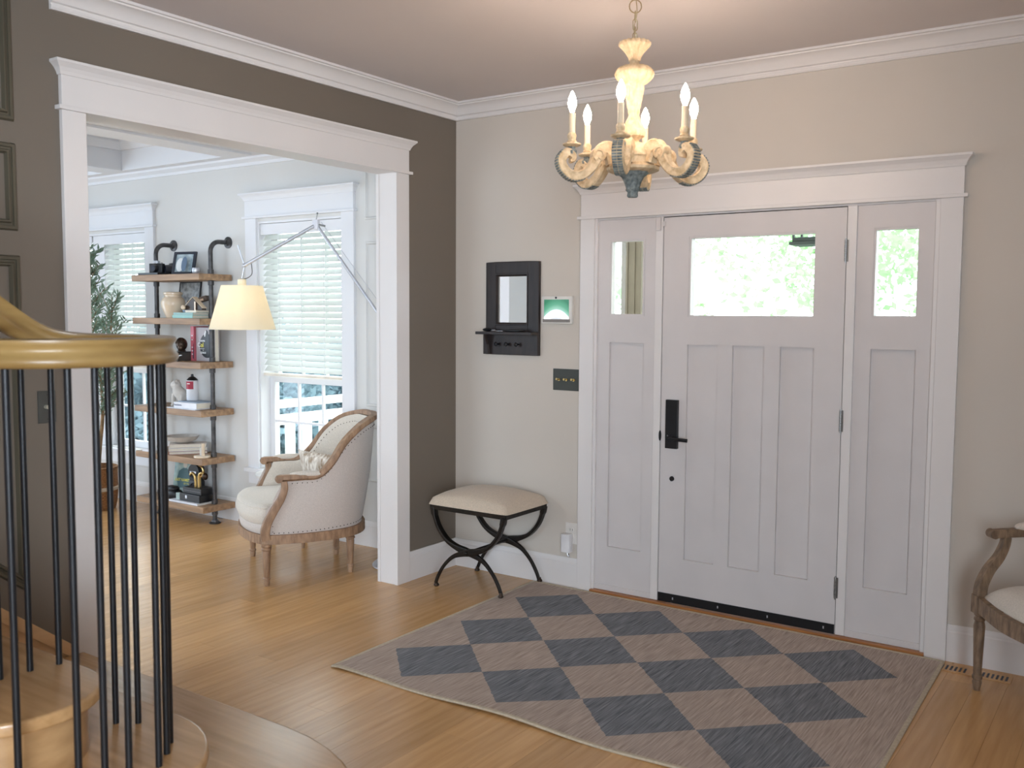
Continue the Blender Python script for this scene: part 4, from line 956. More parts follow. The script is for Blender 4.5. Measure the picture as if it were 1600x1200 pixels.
for k in range(6):
    # lateral = R sin(a), measured from the direction towards the viewer, turning right
    a = math.radians(-11 + 60 * k); ang = vdir + PI + a
    e_ = Vector((math.cos(ang), math.sin(ang), 0)); sd_ = Vector((-e_.y, e_.x, 0)); RC = 0.242
    def pt(r, z): return e_ * r + Vector((0, 0, z - Z0))
    arm = cr([pt(0.070, 2.105), pt(0.088, 2.150), pt(0.118, 2.158), pt(0.142, 2.130), pt(0.165, 2.088), pt(0.200, 2.056), pt(0.240, 2.050), pt(0.272, 2.074), pt(0.282, 2.106), pt(0.262, 2.132), pt(0.242, 2.124), pt(0.240, 2.108), pt(0.250, 2.104)], 5)
    nA = len(arm); sc = []
    for i in range(nA):
        t = i / (nA - 1); sc.append((1.05 - 0.15 * t, (1.75 - 0.75 * min(1, t / 0.34)) if t < 0.72 else max(0.32, 1.0 - (t - 0.72) * 2.4)))
    A_ = MB().sweep(arm, [(-0.021, -0.015), (-0.016, -0.020), (0.016, -0.020), (0.021, -0.015), (0.018, -0.006), (0.018, 0.004), (0.021, 0.012), (0.014, 0.016), (0, 0.012), (-0.014, 0.016), (-0.021, 0.012), (-0.018, 0.004), (-0.018, -0.006)], sides=[sd_] * nA, scale=sc).build('arm', cwood, ch, smooth=True, ang=40)
    # inner curl near the hub
    cur = cr([pt(0.150, 2.110), pt(0.160, 2.128), pt(0.150, 2.148), pt(0.128, 2.146), pt(0.120, 2.126), pt(0.130, 2.114), pt(0.138, 2.122)], 4)
    MB().sweep(cur, rrect(0.0235, 0.007, 0.003), sides=[sd_] * len(cur)).build('scroll', cwood, A_, smooth=True, ang=40)
    # grey carved outer strip with notches
    b = MB(); seg = arm[int(nA * .42):int(nA * .74)]
    for i in range(len(seg) - 1):
        t = (seg[i + 1] - seg[i]).normalized(); nrm = sd_.cross(t); 
        if nrm.z > 0 and i < 3: pass
        c0 = (seg[i] + seg[i + 1]) / 2; out_ = nrm if (nrm.z < 0 or nrm.dot(e_) > 0) else -nrm
        Mx = Matrix((t, sd_, out_)).transposed().to_4x4(); Mx.translation = c0 + out_ * 0.0195
        for s_ in (-1, 1): b.box(-(seg[i + 1] - seg[i]).length * .50, s_ * 0.0095 - .0085, -0.004, (seg[i + 1] - seg[i]).length * .50, s_ * 0.0095 + .0085, 0.002, Mx)
    b.build('carved_strip', cwood2, A_)
    c = e_ * RC
    MB().lathe([(0.008, 2.122 - Z0), (0.018, 2.130 - Z0), (0.020, 2.140 - Z0), (0.012, 2.150 - Z0), (0.014, 2.156 - Z0)], 20, c, flute=0.14, fn=6).build('cup_stem', cwood2, ch, smooth=True, ang=45)
    MB().lathe([(0.010, 2.155 - Z0), (0.026, 2.158 - Z0), (0.034, 2.163 - Z0), (0.034, 2.168 - Z0), (0.024, 2.171 - Z0), (0.012, 2.172 - Z0)], 32, c, flute=0.03, fn=16).build('drip_pan', cwood, ch, smooth=True, ang=40)
    MB().lathe([(0.015, 2.171 - Z0), (0.018, 2.176 - Z0), (0.014, 2.183 - Z0), (0.016, 2.190 - Z0), (0.0175, 2.198 - Z0), (0.014, 2.206 - Z0), (0.012, 2.208 - Z0)], 24, c).build('candle_socket', cwood, ch, smooth=True, ang=40)
    MB().lathe([(0.0118, 2.207 - Z0), (0.0118, 2.280 - Z0), (0.009, 2.282 - Z0)], 20, c).build('candle_sleeve', candlem, ch, smooth=True, ang=40)
    bl = MB().lathe([(0.007, 2.281 - Z0), (0.008, 2.288 - Z0), (0.0145, 2.304 - Z0), (0.0165, 2.318 - Z0), (0.014, 2.334 - Z0), (0.008, 2.349 - Z0), (0.003, 2.359 - Z0), (0.0005, 2.362 - Z0)], 16, c).build('bulb', bulbm, ch, smooth=True)

# ================================================================ ARC READING LAMP
lp = thing('reading_lamp', 'long-armed aluminium floor lamp with a glowing parchment shade', 'lamp', (-0.27, -0.23, 0))
LB = Vector((-0.27, -0.23, 0))
def Lw(p): return Vector(p) - LB
MB().lathe([(0.0, 0.0), (0.135, 0.0), (0.150, 0.004), (0.150, 0.014), (0.140, 0.024), (0.04, 0.030), (0.0, 0.030)], 40).build('base', chrome, lp, smooth=True, ang=40)
MB().cyl((0, 0, 0.028), (0, 0, 1.36), 0.0095, n=14).build('stem', chrome, lp, smooth=True)
MB().cyl((0, 0, 1.33), (0, 0, 1.385), 0.018, n=16).build('stem_joint', chrome, lp, smooth=True)
EL = Lw((-0.805, -0.35, 2.062)); TOPJ = Lw((-1.215, -0.575, 1.822)); STM = Vector((0, 0, 1.372))
MB().cyl(STM, EL, 0.0095, n=12).build('lower_arm', chrome, lp, smooth=True)
off = Vector((0.02, 0.012, 0.025)); MB().cyl(STM + off * 1.4, EL + off, 0.0016, n=6).build('spring_cable', chrome, lp)
MB().cyl(EL + Vector((-0.02, -0.01, 0)), TOPJ, 0.0115, n=12).build('upper_arm', chrome, lp, smooth=True)
b = MB().box(-0.035, -0.012, -0.02, 0.012, 0.012, 0.04).build('elbow_joint', mat('white_enamel', rgb(228, 228, 234), 0.3), lp, loc=EL, bevel=.004)
MB().cyl((-0.01, 0, 0.04), (0.0, 0, 0.075), 0.003, n=8).ell((0.0, 0, 0.078), (0.006,) * 3, 8, 6).cyl((0.0, 0, 0.01), (0.045, 0.02, 0.0), 0.006, n=10).build('tension_knob', steel, b, smooth=True)
MB().ell(TOPJ, (0.014,) * 3, 12, 8).build('shade_joint', chrome, lp, smooth=True)
MB().cyl(TOPJ, TOPJ + Vector((-0.035, -0.02, 0.125)), 0.005, n=10).build('handle_rod', chrome, lp, smooth=True)
SH = Vector((-1.232, -0.583, 0)) - LB
MB().cyl(TOPJ, (SH.x, SH.y, 1.735), 0.005, n=10).build('drop_rod', chrome, lp, smooth=True)
MB().lathe([(0.026, 1.690), (0.026, 1.735), (0.012, 1.742), (0.0, 1.742)], 20, SH).build('socket_cap', mat('warm_white_cap', rgb(240, 228, 200), 0.5), lp, smooth=True, ang=40)
MB().tube(cr([TOPJ + Vector((0.04, 0.02, 0.012)), TOPJ + Vector((0.045, 0.02, -0.05)), (SH.x + 0.03, SH.y + .02, 1.745), (SH.x + 0.012, SH.y, 1.738)], 5), 0.0025, 6).build('cord', blk, lp, smooth=True)
b = MB(); prf = [(0.203, 1.425), (0.125, 1.697), (0.1235, 1.697), (0.2015, 1.425)]
vs = []; n_ = 48
for r_, z in prf:
    for k in range(n_): a = 2 * PI * k / n_; vs.append((SH.x + r_ * math.cos(a), SH.y + r_ * math.sin(a), z))
b._add(vs, [(i * n_ + k, i * n_ + (k + 1) % n_, ((i + 1) % 4) * n_ + (k + 1) % n_, ((i + 1) % 4) * n_ + k) for i in range(4) for k in range(n_)])
b.build('lamp_shade', shademat(), lp, smooth=True, ang=40)
b = MB()
for k in range(3): a = 2 * PI * k / 3 + .4; b.cyl((SH.x, SH.y, 1.69), (SH.x + 0.124 * math.cos(a), SH.y + 0.124 * math.sin(a), 1.69), 0.002, n=6)
b.build('shade_spider', chrome, lp)
MB().ell((SH.x, SH.y, 1.585), (0.032, 0.032, 0.045), 16, 10).build('bulb', mat('lamp_bulb', (1, .88, .7, 1), 0.3, emis=56, emcol=(1.0, 0.82, 0.56, 1)), lp, smooth=True)
cable = cr([(-0.40, -0.12, 0.006), (-0.47, -0.13, 0.006), (-0.52, -0.10, 0.006), (-0.50, -0.06, 0.006), (-0.42, -0.05, 0.006), (-0.3, -0.06, 0.006), (-0.2, -0.04, 0.006)], 6)
tag(MB().tube(cable, 0.005, 8).build('lamp_cord', blk, None, smooth=True), 'black cord looping on the floor behind the lamp base', 'cord')

# ================================================================ PIPE SHELF
sh = thing('pipe_shelf', 'wall shelf of six reclaimed boards on gunmetal pipes between the study windows', 'shelf', (-2.43, -0.13, 0))
SX = (-2.115, -2.752); SZ = (1.802, 1.487, 1.175, 0.832, 0.487, 0.142)
for z in SZ:
    MB().box(-0.425, -0.14, z - 0.045, 0.365, 0.145, z).build('shelf_board', shelfw, sh, bevel=.004)
def SL(x): return x + 2.43
for x in SX:
    X = SL(x); ys = 0.0
    path = [(X, ys, 0.01), (X, ys, 1.90)] + [(X, ys + 0.075 - 0.075 * math.cos(a), 1.96 + 0.075 * math.sin(a)) for a in [i * PI / 16 for i in range(9)]] + [(X, 0.158, 2.035)]
    MB().tube(path, 0.0165, 14).build('pipe', pipem, sh, smooth=True, ang=50)
    MB().lathe([(0.040, 0.0), (0.042, 0.004), (0.042, 0.008), (0.026, 0.012), (0.022, 0.026), (0.0165, 0.026)], 24, (X, ys, 0.0)).build('floor_flange', pipem, sh, smooth=True, ang=40)
    MB().lathe([(0.042, 0.0), (0.042, 0.008), (0.026, 0.012), (0.022, 0.028), (0.0165, 0.028)], 24, (X, 0.16, 2.035), Matrix.Rotation(PI / 2, 3, 'X')).build('wall_flange', pipem, sh, smooth=True, ang=40)
    for z in SZ:
        for zc in ((z - 0.08, z - 0.0455), (z + 0.0005, z + 0.034)):
            MB().lathe([(0.0166, zc[0]), (0.0215, zc[0] + 0.002), (0.0215, zc[1] - 0.002), (0.0166, zc[1])], 16, (X, ys, 0)).build('pipe_coupling', pipem, sh, smooth=True, ang=40)

def single(name, mb, m, label, cat, loc, rotz=0.0, group=None, **kw):
    return tag(mb.build(name, m, None, loc=loc, rotz=rotz, **kw), label, cat, group)
def lying_book(label, x, y, z, w, d, h, cover, rotz=0.0, group=None):
    t = thing('book', label, 'book', (x, y, z), rotz, group); c = 0.0025
    MB().box(-w / 2, -d / 2, 0.0004, w / 2, d / 2, c).box(-w / 2, -d / 2, h - c, w / 2, d / 2, h).box(-w / 2, -d / 2, c, -w / 2 + c, d / 2, h - c).build('cover', cover, t)
    MB().box(-w / 2 + c, -d / 2 + .003, c, w / 2 - .004, d / 2 - .003, h - c).build('pages', paper, t); return t
def book_front_spine(label, x, y, z, w, d, h, cover, rotz=0.0, group=None, pages=None):
    t = thing('book', label, 'book', (x, y, z), rotz, group); c = 0.0025
    MB().box(-w / 2, -d / 2, 0.0004, w / 2, d / 2, c).box(-w / 2, -d / 2, h - c, w / 2, d / 2, h).box(-w / 2, -d / 2, c, w / 2, -d / 2 + c, h - c).build('cover', cover, t)
    MB().box(-w / 2 + .004, -d / 2 + c, c, w / 2 - .004, d / 2 - .003, h - c).build('pages', paper, t); return t
# ---- top shelf
z = SZ[0]
single('box', MB().box(-0.12, -0.05, 0.0005, 0.12, 0.05, 0.016), blk, 'flat black case on the top shelf under the left camera', 'case', (-2.675, -0.205, z), bevel=.002)
def camera(label, x, y, z, rot, s=1.0, prism=True):
    t = thing('film_camera', label, 'camera', (x, y, z), rot)
    MB().box(-0.058 * s, -0.02 * s, 0.0005, 0.058 * s, 0.02 * s, 0.074 * s).build('body', blk, t, bevel=.005, smooth=True)
    MB().cyl((0, -0.02 * s, 0.036 * s), (0, -0.058 * s, 0.036 * s), 0.029 * s, 0.026 * s, n=24).build('lens', flat('lens_barrel', (50, 50, 54), 0.3), t, smooth=True)
    MB().cyl((0, -0.0581 * s, 0.036 * s), (0, -0.0585 * s, 0.036 * s), 0.02 * s, n=20).build('lens_glass', flat('lens_glass_dark', (70, 74, 86), 0.05), t)
    if prism: MB().box(-0.020 * s, -0.022 * s, 0.074 * s, 0.020 * s, 0.012 * s, 0.096 * s).build('prism_housing', chrome, t, bevel=.003)
    MB().cyl((0.042 * s, 0, 0.074 * s), (0.042 * s, 0, 0.082 * s), 0.008 * s, n=12).build('dial', steel, t, smooth=True)
camera('black film camera with silver prism at the left end of the top shelf', -2.675, -0.175, z + 0.0168, 0.35, 0.95)
camera('taller black camera second on the top shelf', -2.600, -0.075, z, -0.35, 1.25, prism=False)
pf_ = thing('photo_frame', 'tilted dark frame with a pale wedding photo on the top shelf', 'picture frame', (-2.40, -0.155, z + .002), 0.25)
Rt = Matrix.Rotation(math.radians(-14), 4, 'X')
b = MB()
for r in ((-0.09, -0.072, 0, 0.0), ): pass
b.box(-0.098, -0.008, 0, -0.078, 0.008, 0.17, Rt).box(0.078, -0.008, 0, 0.098, 0.008, 0.17, Rt).box(-0.078, -0.008, 0, 0.078, 0.008, 0.018, Rt).box(-0.078, -0.008, 0.152, 0.078, 0.008, 0.17, Rt)
b.build('frame', flat('dark_blue_black_frame', (38, 44, 56), 0.35), pf_)
MB().box(-0.079, -0.001, 0.017, 0.079, 0.003, 0.153, Rt).build('photo', mat('soft_photo_print', rgb(190, 204, 206), 0.3, dark=rgb(120, 138, 148), scale=22), pf_)
MB().ell((-0.02, -0.003, 0.07), (0.035, 0.0006, 0.052), 14, 8, Rt).build('photo_pale_figure', flat('photo_pale', (226, 228, 226)), pf_)
MB().ell((0.032, -0.022, 0.075), (0.024, 0.0006, 0.056), 14, 8, Rt).build('photo_dark_figure', flat('photo_blue', (96, 116, 138)), pf_)
MB().prism([(0.008, 0.09), (0.075, 0.0), (0.065, 0.0), (0.004, 0.08)], 'x', -0.01, 0.01).build('easel_strut', blk, pf_)
cp = thing('silver_cup', 'small silver votive cup beside the framed photo', 'cup', (-2.235, -0.165, z))
MB().lathe([(0.0, 0.0005), (0.020, 0.0005), (0.026, 0.01), (0.028, 0.03), (0.024, 0.046), (0.022, 0.046), (0.025, 0.03), (0.023, 0.012), (0.0, 0.008)], 24).build('cup_body', chrome, cp, smooth=True, ang=40)
# ---- second shelf
z = SZ[1]
def printmat(): return mat('grey_abstract_print', rgb(190, 188, 182), 0.4, dark=rgb(54, 54, 54), scale=18, detail=6)
ap = thing('art_print', 'framed black and white print leaning on the second shelf', 'picture', (-2.545, -0.015, z + .003), 0.0)
Rt2 = Matrix.Rotation(math.radians(-8), 4, 'X')
MB().box(-0.125, -0.006, 0, 0.125, 0.006, 0.008, Rt2).box(-0.125, -0.006, 0.262, 0.125, 0.006, 0.27, Rt2).box(-0.125, -0.006, 0.008, -0.117, 0.006, 0.262, Rt2).box(0.117, -0.006, 0.008, 0.125, 0.006, 0.262, Rt2).build('frame', blk, ap)
MB().box(-0.118, -0.002, 0.007, 0.118, 0.003, 0.263, Rt2).build('print', printmat(), ap)
vz = thing('ceramic_jar', 'glossy cream ceramic jar on the second shelf', 'vase', (-2.505, -0.165, z))
MB().lathe([(0.0, 0.0005), (0.050, 0.0005), (0.052, 0.006), (0.068, 0.045), (0.084, 0.085), (0.087, 0.11), (0.078, 0.140), (0.060, 0.156), (0.060, 0.168), (0.068, 0.174), (0.068, 0.186), (0.060, 0.190), (0.052, 0.188), (0.050, 0.16), (0.07, 0.12), (0.055, 0.04), (0, 0.02)], 32).build('jar_body', cream, vz, smooth=True, ang=40)
b1 = book_front_spine('teal-spined book at the bottom of the second-shelf stack', -2.285, -0.165, z, 0.23, 0.17, 0.022, teal)
b2 = book_front_spine('blue-green book above the teal one on the second shelf', -2.28, -0.165, z + .0225, 0.22, 0.165, 0.018, flat('sea_cover', (140, 176, 170)))
b3 = book_front_spine('cream book under the gable ornament on the second shelf', -2.21, -0.165, z + .041, 0.12, 0.14, 0.016, flat('cream_cover', (226, 214, 192)))
gb = thing('gable_ornament', 'dark gable-shaped ornament with thin pale edges on the second shelf books', 'ornament', (-2.215, -0.195, z + .0578), 0.1)
MB().prism([(-0.092, 0.0), (0.092, 0.0), (0.092, 0.012), (0.0, 0.088), (-0.092, 0.012)], 'y', -0.02, 0.02).build('gable_block', flat('dark_walnut', (58, 44, 34), 0.4), gb, bevel=.002)
b = MB(); b.sweep([(-0.098, 0, 0.014), (0, 0, 0.094), (0.098, 0, 0.014)], [(-.0215, -.0015), (.0215, -.0015), (.0215, .0015), (-.0215, .0015)], sides=[(0, 1, 0)] * 3); b.cyl((0.03, -0.026, 0.0), (0.03, -0.026, 0.062), 0.006, n=12); b.build('pale_edge', cream, gb)
MB().ell((-0.078, -0.034, 0.019), (0.02, 0.016, 0.018), 12, 8).build('brass_ball', cream, gb, smooth=True)
bn = thing('wooden_box', 'small tilted wooden box above the gable ornament', 'box', (-2.295, -0.10, z + .0412), 0.5)
MB().box(-0.012, -0.012, 0.0, 0.012, 0.012, 0.07).build('pedestal', blk, bn)
Rb = Matrix.Translation((0, 0, 0.083)) @ Matrix.Rotation(math.radians(-16), 4, 'Y')
MB().box(-0.075, -0.03, -0.014, 0.075, 0.03, 0.022, Rb).build('box_body', flat('walnut', (86, 66, 50), 0.5), bn, bevel=.003)
MB().box(-0.07, -0.031, -0.008, 0.05, -0.030, 0.006, Rb).build('inlay', flat('pale_inlay', (214, 180, 150)), bn)
so = single('crystal_block', MB().box(-0.03, -0.02, 0.0004, 0.03, 0.02, 0.05), flat('pale_blue_glass', (172, 190, 206), 0.1), 'pale blue faceted block between jar and gable ornament', 'ornament', (-2.375, -0.14, z + 0.0412), 0.5, bevel=.010)
# ---- third shelf
z = SZ[2]
bk = thing('book', 'rose-coloured upright book on the third shelf', 'book', (-2.352, -0.035, z), 0.0)
MB().box(-0.018, -0.085, 0.0004, -0.015, 0.045, 0.252).box(0.015, -0.085, 0.0004, 0.018, 0.045, 0.252).box(-0.015, -0.085, 0.0004, 0.015, -0.082, 0.252).build('cover', pink, bk)
MB().box(-0.015, -0.082, 0.004, 0.015, 0.04, 0.246).build('pages', paper, bk)
MB().prism([(0.004, 0.02), (0.0175, 0.012), (0.0175, 0.14), (0.012, 0.12)], 'y', -0.0856, -0.085).build('spine_shape', flat('navy_ink', (52, 50, 72)), bk)
for i, zt in enumerate((0.045, 0.07, 0.095, 0.15, 0.18)): MB().box(-0.006, -0.0858, zt, 0.006, -0.0851, zt + .008).build('spine_mark', wht, bk)
bk = thing('book', 'upright grey biography facing out behind the right shelf pipe', 'book', (-2.224, -0.078, z), 0.0)
MB().box(-0.105, -0.025, 0.0004, 0.105, -0.022, 0.245).box(-0.105, 0.012, 0.0004, 0.105, 0.015, 0.245).box(-0.105, -0.022, 0.0004, -0.102, 0.012, 0.245).build('cover', greyc, bk)
MB().box(-0.102, -0.022, 0.003, 0.10, 0.012, 0.242).build('pages', paper, bk)
MB().prism(circ((0.0, 0.0), 1, 24), 'y', -0.0262, -0.0254).build('portrait_shape', blk, bk)
po = [o for o in bk.children if o.name.startswith('portrait')][0]
for v in po.data.vertices: v.co.x = 0.018 + v.co.x * 0.082; v.co.z = 0.112 + v.co.z * 0.088
MB().box(0.045, -0.0262, 0.002, 0.105, -0.0252, 0.244).build('dark_margin', flat('charcoal_print', (60, 60, 64)), bk)
MB().prism(circ((0.012, 0.205), 0.022, 16), 'y', -0.0264, -0.0258).build('portrait_head', blk, bk)
MB().prism([(-0.01, 0.18), (0.0, 0.178), (0.012, 0.215), (0.006, 0.228), (-0.006, 0.21)], 'y', -0.0270, -0.0264).build('portrait_hand', wht, bk)
rx = (PI / 2, 0, 0)
text('title', 'Leona', 0.026, wht, bk, (-0.066, -0.0268, 0.142), rx, bold=.0006)
text('title', 'C', 0.046, wht, bk, (-0.088, -0.0268, 0.103), rx, bold=.0015); text('title', 'ol', 0.046, yel, bk, (-0.054, -0.0268, 0.103), rx, bold=.0015)
text('subtitle', 'THE STORY', 0.012, wht, bk, (-0.072, -0.0268, 0.086), rx); text('subtitle', 'OF', 0.010, wht, bk, (-0.03, -0.0268, 0.074), rx)
text('subtitle', 'GENIUS', 0.019, wht, bk, (-0.058, -0.0268, 0.055), rx, bold=.0006)
bx = thing('display_box', 'dark brown display box at the left of the third shelf', 'box', (-2.47, -0.185, z), 0.06)
MB().box(-0.13, -0.06, 0.0005, 0.105, 0.06, 0.062).build('box_body', flat('umber_box', (70, 64, 58), 0.4), bx, bevel=.002)
MB().box(-0.135, -0.065, 0.062, 0.11, 0.065, 0.068).build('lid', blk, bx, bevel=.001)
br = thing('bronze_bust', 'small dark bronze head standing on the third-shelf box', 'figurine', (-2.415, -0.165, z + .0685), 0.2)
MB().ell((0, 0, 0.052), (0.042, 0.04, 0.048), 18, 12).ell((0.008, -0.02, 0.028), (0.025, 0.02, 0.028), 12, 8).lathe([(0.03, 0.0), (0.028, 0.008), (0.018, 0.02)], 16).build('head', dkbr, br, smooth=True)
b = MB()
for k in range(9):
    a = -1.2 + k * 0.3; b.tube([(0.043 * math.sin(a) * math.cos(e), -0.041 * math.cos(a) * math.cos(e), 0.052 + 0.049 * math.sin(e)) for e in [0.1 + q * 0.2 for q in range(7)]], 0.003, 5)
b.build('hair_ridges', dkbr, br, smooth=True)
single('silver_pen', MB().tube(cr([(-0.06, 0, 0.004), (-0.02, 0, 0.02), (0.02, 0, 0.042), (0.05, 0, 0.046)], 4), [0.002] + [0.004] * 11 + [0.002], 8), chrome, 'curved silver letter opener leaning in front of the dark box', 'letter opener', (-2.345, -0.252, z), 0.0, smooth=True)
# ---- fourth shelf
z = SZ[3]
dg = thing('dog_sculpture', 'pale stone seated dog sculpture on the fourth shelf', 'sculpture', (-2.475, -0.15, z), 0.15)
def skin(name, pts, edges, m, par, sub=2):
    me = bpy.data.meshes.new(name); me.from_pydata([p[0] for p in pts], edges, []); me.materials.append(m)
    o = bpy.data.objects.new(name, me); COL.objects.link(o); o.parent = par
    sm = o.modifiers.new('s', 'SKIN'); su = o.modifiers.new('u', 'SUBSURF'); su.levels = sub; su.render_levels = sub
    for v, p in zip(me.skin_vertices[0].data, pts): v.radius = (p[1], p[1]); v.use_root = False
    me.skin_vertices[0].data[0].use_root = True
    bpy.context.view_layer.update(); dg_ = bpy.context.evaluated_depsgraph_get()
    nm_ = bpy.data.meshes.new_from_object(o.evaluated_get(dg_)); o.modifiers.clear(); o.data = nm_
    for p in nm_.polygons: p.use_smooth = True
    if not nm_.materials: nm_.materials.append(m)
    return o
P_ = [((0.075, 0, 0.045), 0.040), ((0.03, 0, 0.085), 0.042), ((-0.015, 0, 0.125), 0.036), ((-0.030, 0, 0.165), 0.032), ((-0.075, 0, 0.162), 0.018),
      ((-0.03, -0.028, 0.075), 0.018), ((-0.035, -0.03, 0.014), 0.012), ((-0.03, 0.028, 0.075), 0.018), ((-0.035, 0.03, 0.014), 0.012),
      ((0.06, -0.035, 0.035), 0.028), ((0.02, -0.045, 0.014), 0.012), ((0.06, 0.035, 0.035), 0.028), ((0.02, 0.045, 0.014), 0.012), ((-0.055, -0.03, 0.012), 0.010), ((-0.055, 0.03, 0.012), 0.010), ((-0.012, 0.016, 0.200), 0.008), ((-0.012, -0.016, 0.200), 0.008)]
skin('body', P_, [(0, 1), (1, 2), (2, 3), (3, 4), (2, 5), (5, 6), (2, 7), (7, 8), (0, 9), (9, 10), (0, 11), (11, 12), (6, 13), (8, 14), (3, 15), (3, 16)], stone, dg)
wb1 = book_front_spine('thin pale magazine at the bottom of the fourth shelf', -2.32, -0.165, z, 0.34, 0.19, 0.006, whc)
wb = book_front_spine('thick white book lettered in grey on the fourth shelf', -2.275, -0.165, z + .0064, 0.26, 0.17, 0.042, whc)
text('title', 'Foundation', 0.020, slate, wb, (-0.13, -0.0856, 0.016), rx, bold=.0003)
wb2 = book_front_spine('thin blue-grey booklet on top of the white book', -2.27, -0.16, z + .0488, 0.22, 0.14, 0.006, flat('blue_grey_cover', (140, 156, 172)))
sc_ = thing('spray_can', 'white spray can with crimson label and black cap on the fourth shelf', 'spray can', (-2.34, -0.135, z + .0552), 0.5)
MB().lathe([(0.0, 0.0003), (0.040, 0.0003), (0.042, 0.004), (0.042, 0.142), (0.040, 0.146)], 28).build('can_body', whc, sc_, smooth=True, ang=40)
b = MB(); b.grid(lambda u, v: (0.0424 * math.sin(-1.2 + 1.8 * u), -0.0424 * math.cos(-1.2 + 1.8 * u), 0.083 + 0.058 * v), 14, 2); b.build('label', crim, sc_, smooth=True)
b = MB(); b.grid(lambda u, v: (0.0428 * math.sin(-0.6 + 0.6 * u), -0.0428 * math.cos(-0.6 + 0.6 * u), 0.120 + 0.006 * v), 8, 2); b.build('label_band', wht, sc_, smooth=True)
MB().lathe([(0.041, 0.146), (0.038, 0.152), (0.022, 0.168), (0.010, 0.174), (0.009, 0.19), (0.0, 0.192)], 24).build('cap', blk, sc_, smooth=True, ang=40)
# ---- fifth shelf
z = SZ[4]
k1 = book_front_spine('maroon-spined art book at the bottom of the fifth shelf stack', -2.418, -0.122, z, 0.14, 0.27, 0.024, flat('maroon_cover', (150, 70, 76)), -0.66)
k2 = book_front_spine('pale art book in the middle of the fifth shelf stack', -2.418, -0.124, z + .0245, 0.14, 0.27, 0.024, whc, -0.64)
k3 = book_front_spine('cream art book with red edge on top of the fifth shelf stack', -2.422, -0.12, z + .049, 0.14, 0.26, 0.026, flat('ivory_cover', (222, 210, 200)), -0.66)
k4 = book_front_spine('thin white book at the left end of the fifth shelf', -2.70, -0.212, z, 0.16, 0.10, 0.018, whc, 0.03)
bw = thing('stone_bowl', 'shallow grey stone bowl on the fifth shelf books', 'bowl', (-2.47, -0.135, z + .0755))
MB().lathe([(0.0, 0.0004), (0.05, 0.0004), (0.10, 0.02), (0.122, 0.052), (0.115, 0.052), (0.09, 0.026), (0.045, 0.012), (0.0, 0.012)], 36).build('bowl_body', stone, bw, smooth=True, ang=40)
ch_ = thing('candle_holder', 'pale wooden ring candle holder at the right of the fifth shelf', 'candle holder', (-2.150, -0.205, z))
MB().lathe([(0.0, 0.0004), (0.056, 0.0004), (0.060, 0.006), (0.058, 0.016), (0.0, 0.016)], 32).build('dish', cream, ch_, smooth=True, ang=40)
MB().cyl((0.012, 0, 0.016), (0.012, 0, 0.105), 0.012, n=18).build('candle_tube', cream, ch_, smooth=True, ang=40)
MB().cyl((-0.018, 0.01, 0.016), (-0.018, 0.01, 0.075), 0.013, n=18).build('short_tube', stone, ch_, smooth=True, ang=40)
# ---- bottom shelf
z = SZ[5]
po = thing('record_sleeve', 'green and teal illustrated sleeve leaning on the bottom shelf', 'record sleeve', (-2.60, -0.045, z + .002), 0.12)
Rt3 = Matrix.Rotation(math.radians(-9), 4, 'X')
MB().box(-0.11, -0.003, 0, 0.11, 0.003, 0.275, Rt3).build('sleeve', mat('sage_sleeve_print', rgb(176, 192, 180), 0.4, dark=rgb(110, 140, 136), scale=16, detail=5), po)
def onp(b_, pts, nm_, m_):
    q = MB(); q.prism(pts, 'y', -0.0045, -0.0031); q.v = [tuple(Rt3 @ Vector(v)) for v in q.v]; return q.build(nm_, m_, b_)
sea = flat('deep_teal_ink', (62, 96, 100))
onp(po, [(-0.055, 0.05), (0.05, 0.05), (0.062, 0.13), (0.05, 0.18), (0.02, 0.20), (-0.02, 0.20), (-0.06, 0.175), (-0.075, 0.12)], 'printed_figure', sea)
onp(po, circ((0.0, 0.225), 0.022, 14), 'printed_face', flat('pale_face_ink', (214, 206, 190)))
onp(po, [(-0.024, 0.238), (0.024, 0.238), (0.014, 0.26), (-0.014, 0.26)], 'printed_hat', blk)
t_ = text('printed_title', 'LAST NAMES', 0.030, yel, po, tuple(Rt3 @ Vector((-0.095, -0.0052, 0.10))), (PI / 2 - math.radians(9), 0, 0), sx=0.9, bold=.0006)
t2 = text('printed_title', 'OF THE', 0.022, yel, po, tuple(Rt3 @ Vector((0.0, -0.0052, 0.075))), (PI / 2 - math.radians(9), 0, 0), sx=0.9)
w1 = book_front_spine('thin white book flat at the front of the bottom shelf', -2.315, -0.175, z, 0.33, 0.16, 0.014, whc, 0.0)
bb = thing('lacquer_box', 'larger black lacquer box with silver catch on the bottom shelf', 'box', (-2.265, -0.165, z + .0144), 0.0)
MB().box(-0.115, -0.07, 0.0004, 0.115, 0.07, 0.055).build('box_body', blk, bb, bevel=.003)
MB().box(-0.045, -0.073, 0.022, -0.025, -0.070, 0.044).build('catch', chrome, bb, bevel=.001)
bb2 = thing('lacquer_box', 'smaller black lacquer box under the brass knot sculpture', 'box', (-2.255, -0.16, z + .0698), 0.0)
MB().box(-0.105, -0.06, 0.0004, 0.105, 0.06, 0.044).build('box_body', blk, bb2, bevel=.003)
MB().box(-0.095, -0.0606, 0.020, 0.095, -0.060, 0.024).build('lid_line', flat('gunmetal_line', (90, 90, 92), 0.3, 0.6), bb2)
gt = single('glass_tile', MB().box(-0.02, -0.012, 0.0004, 0.02, 0.012, 0.05), flat('pale_green_glass', (186, 204, 200), 0.15), 'small pale glass tile left of the black boxes', 'ornament', (-2.41, -0.215, z + .0144), 0.3, bevel=.003)
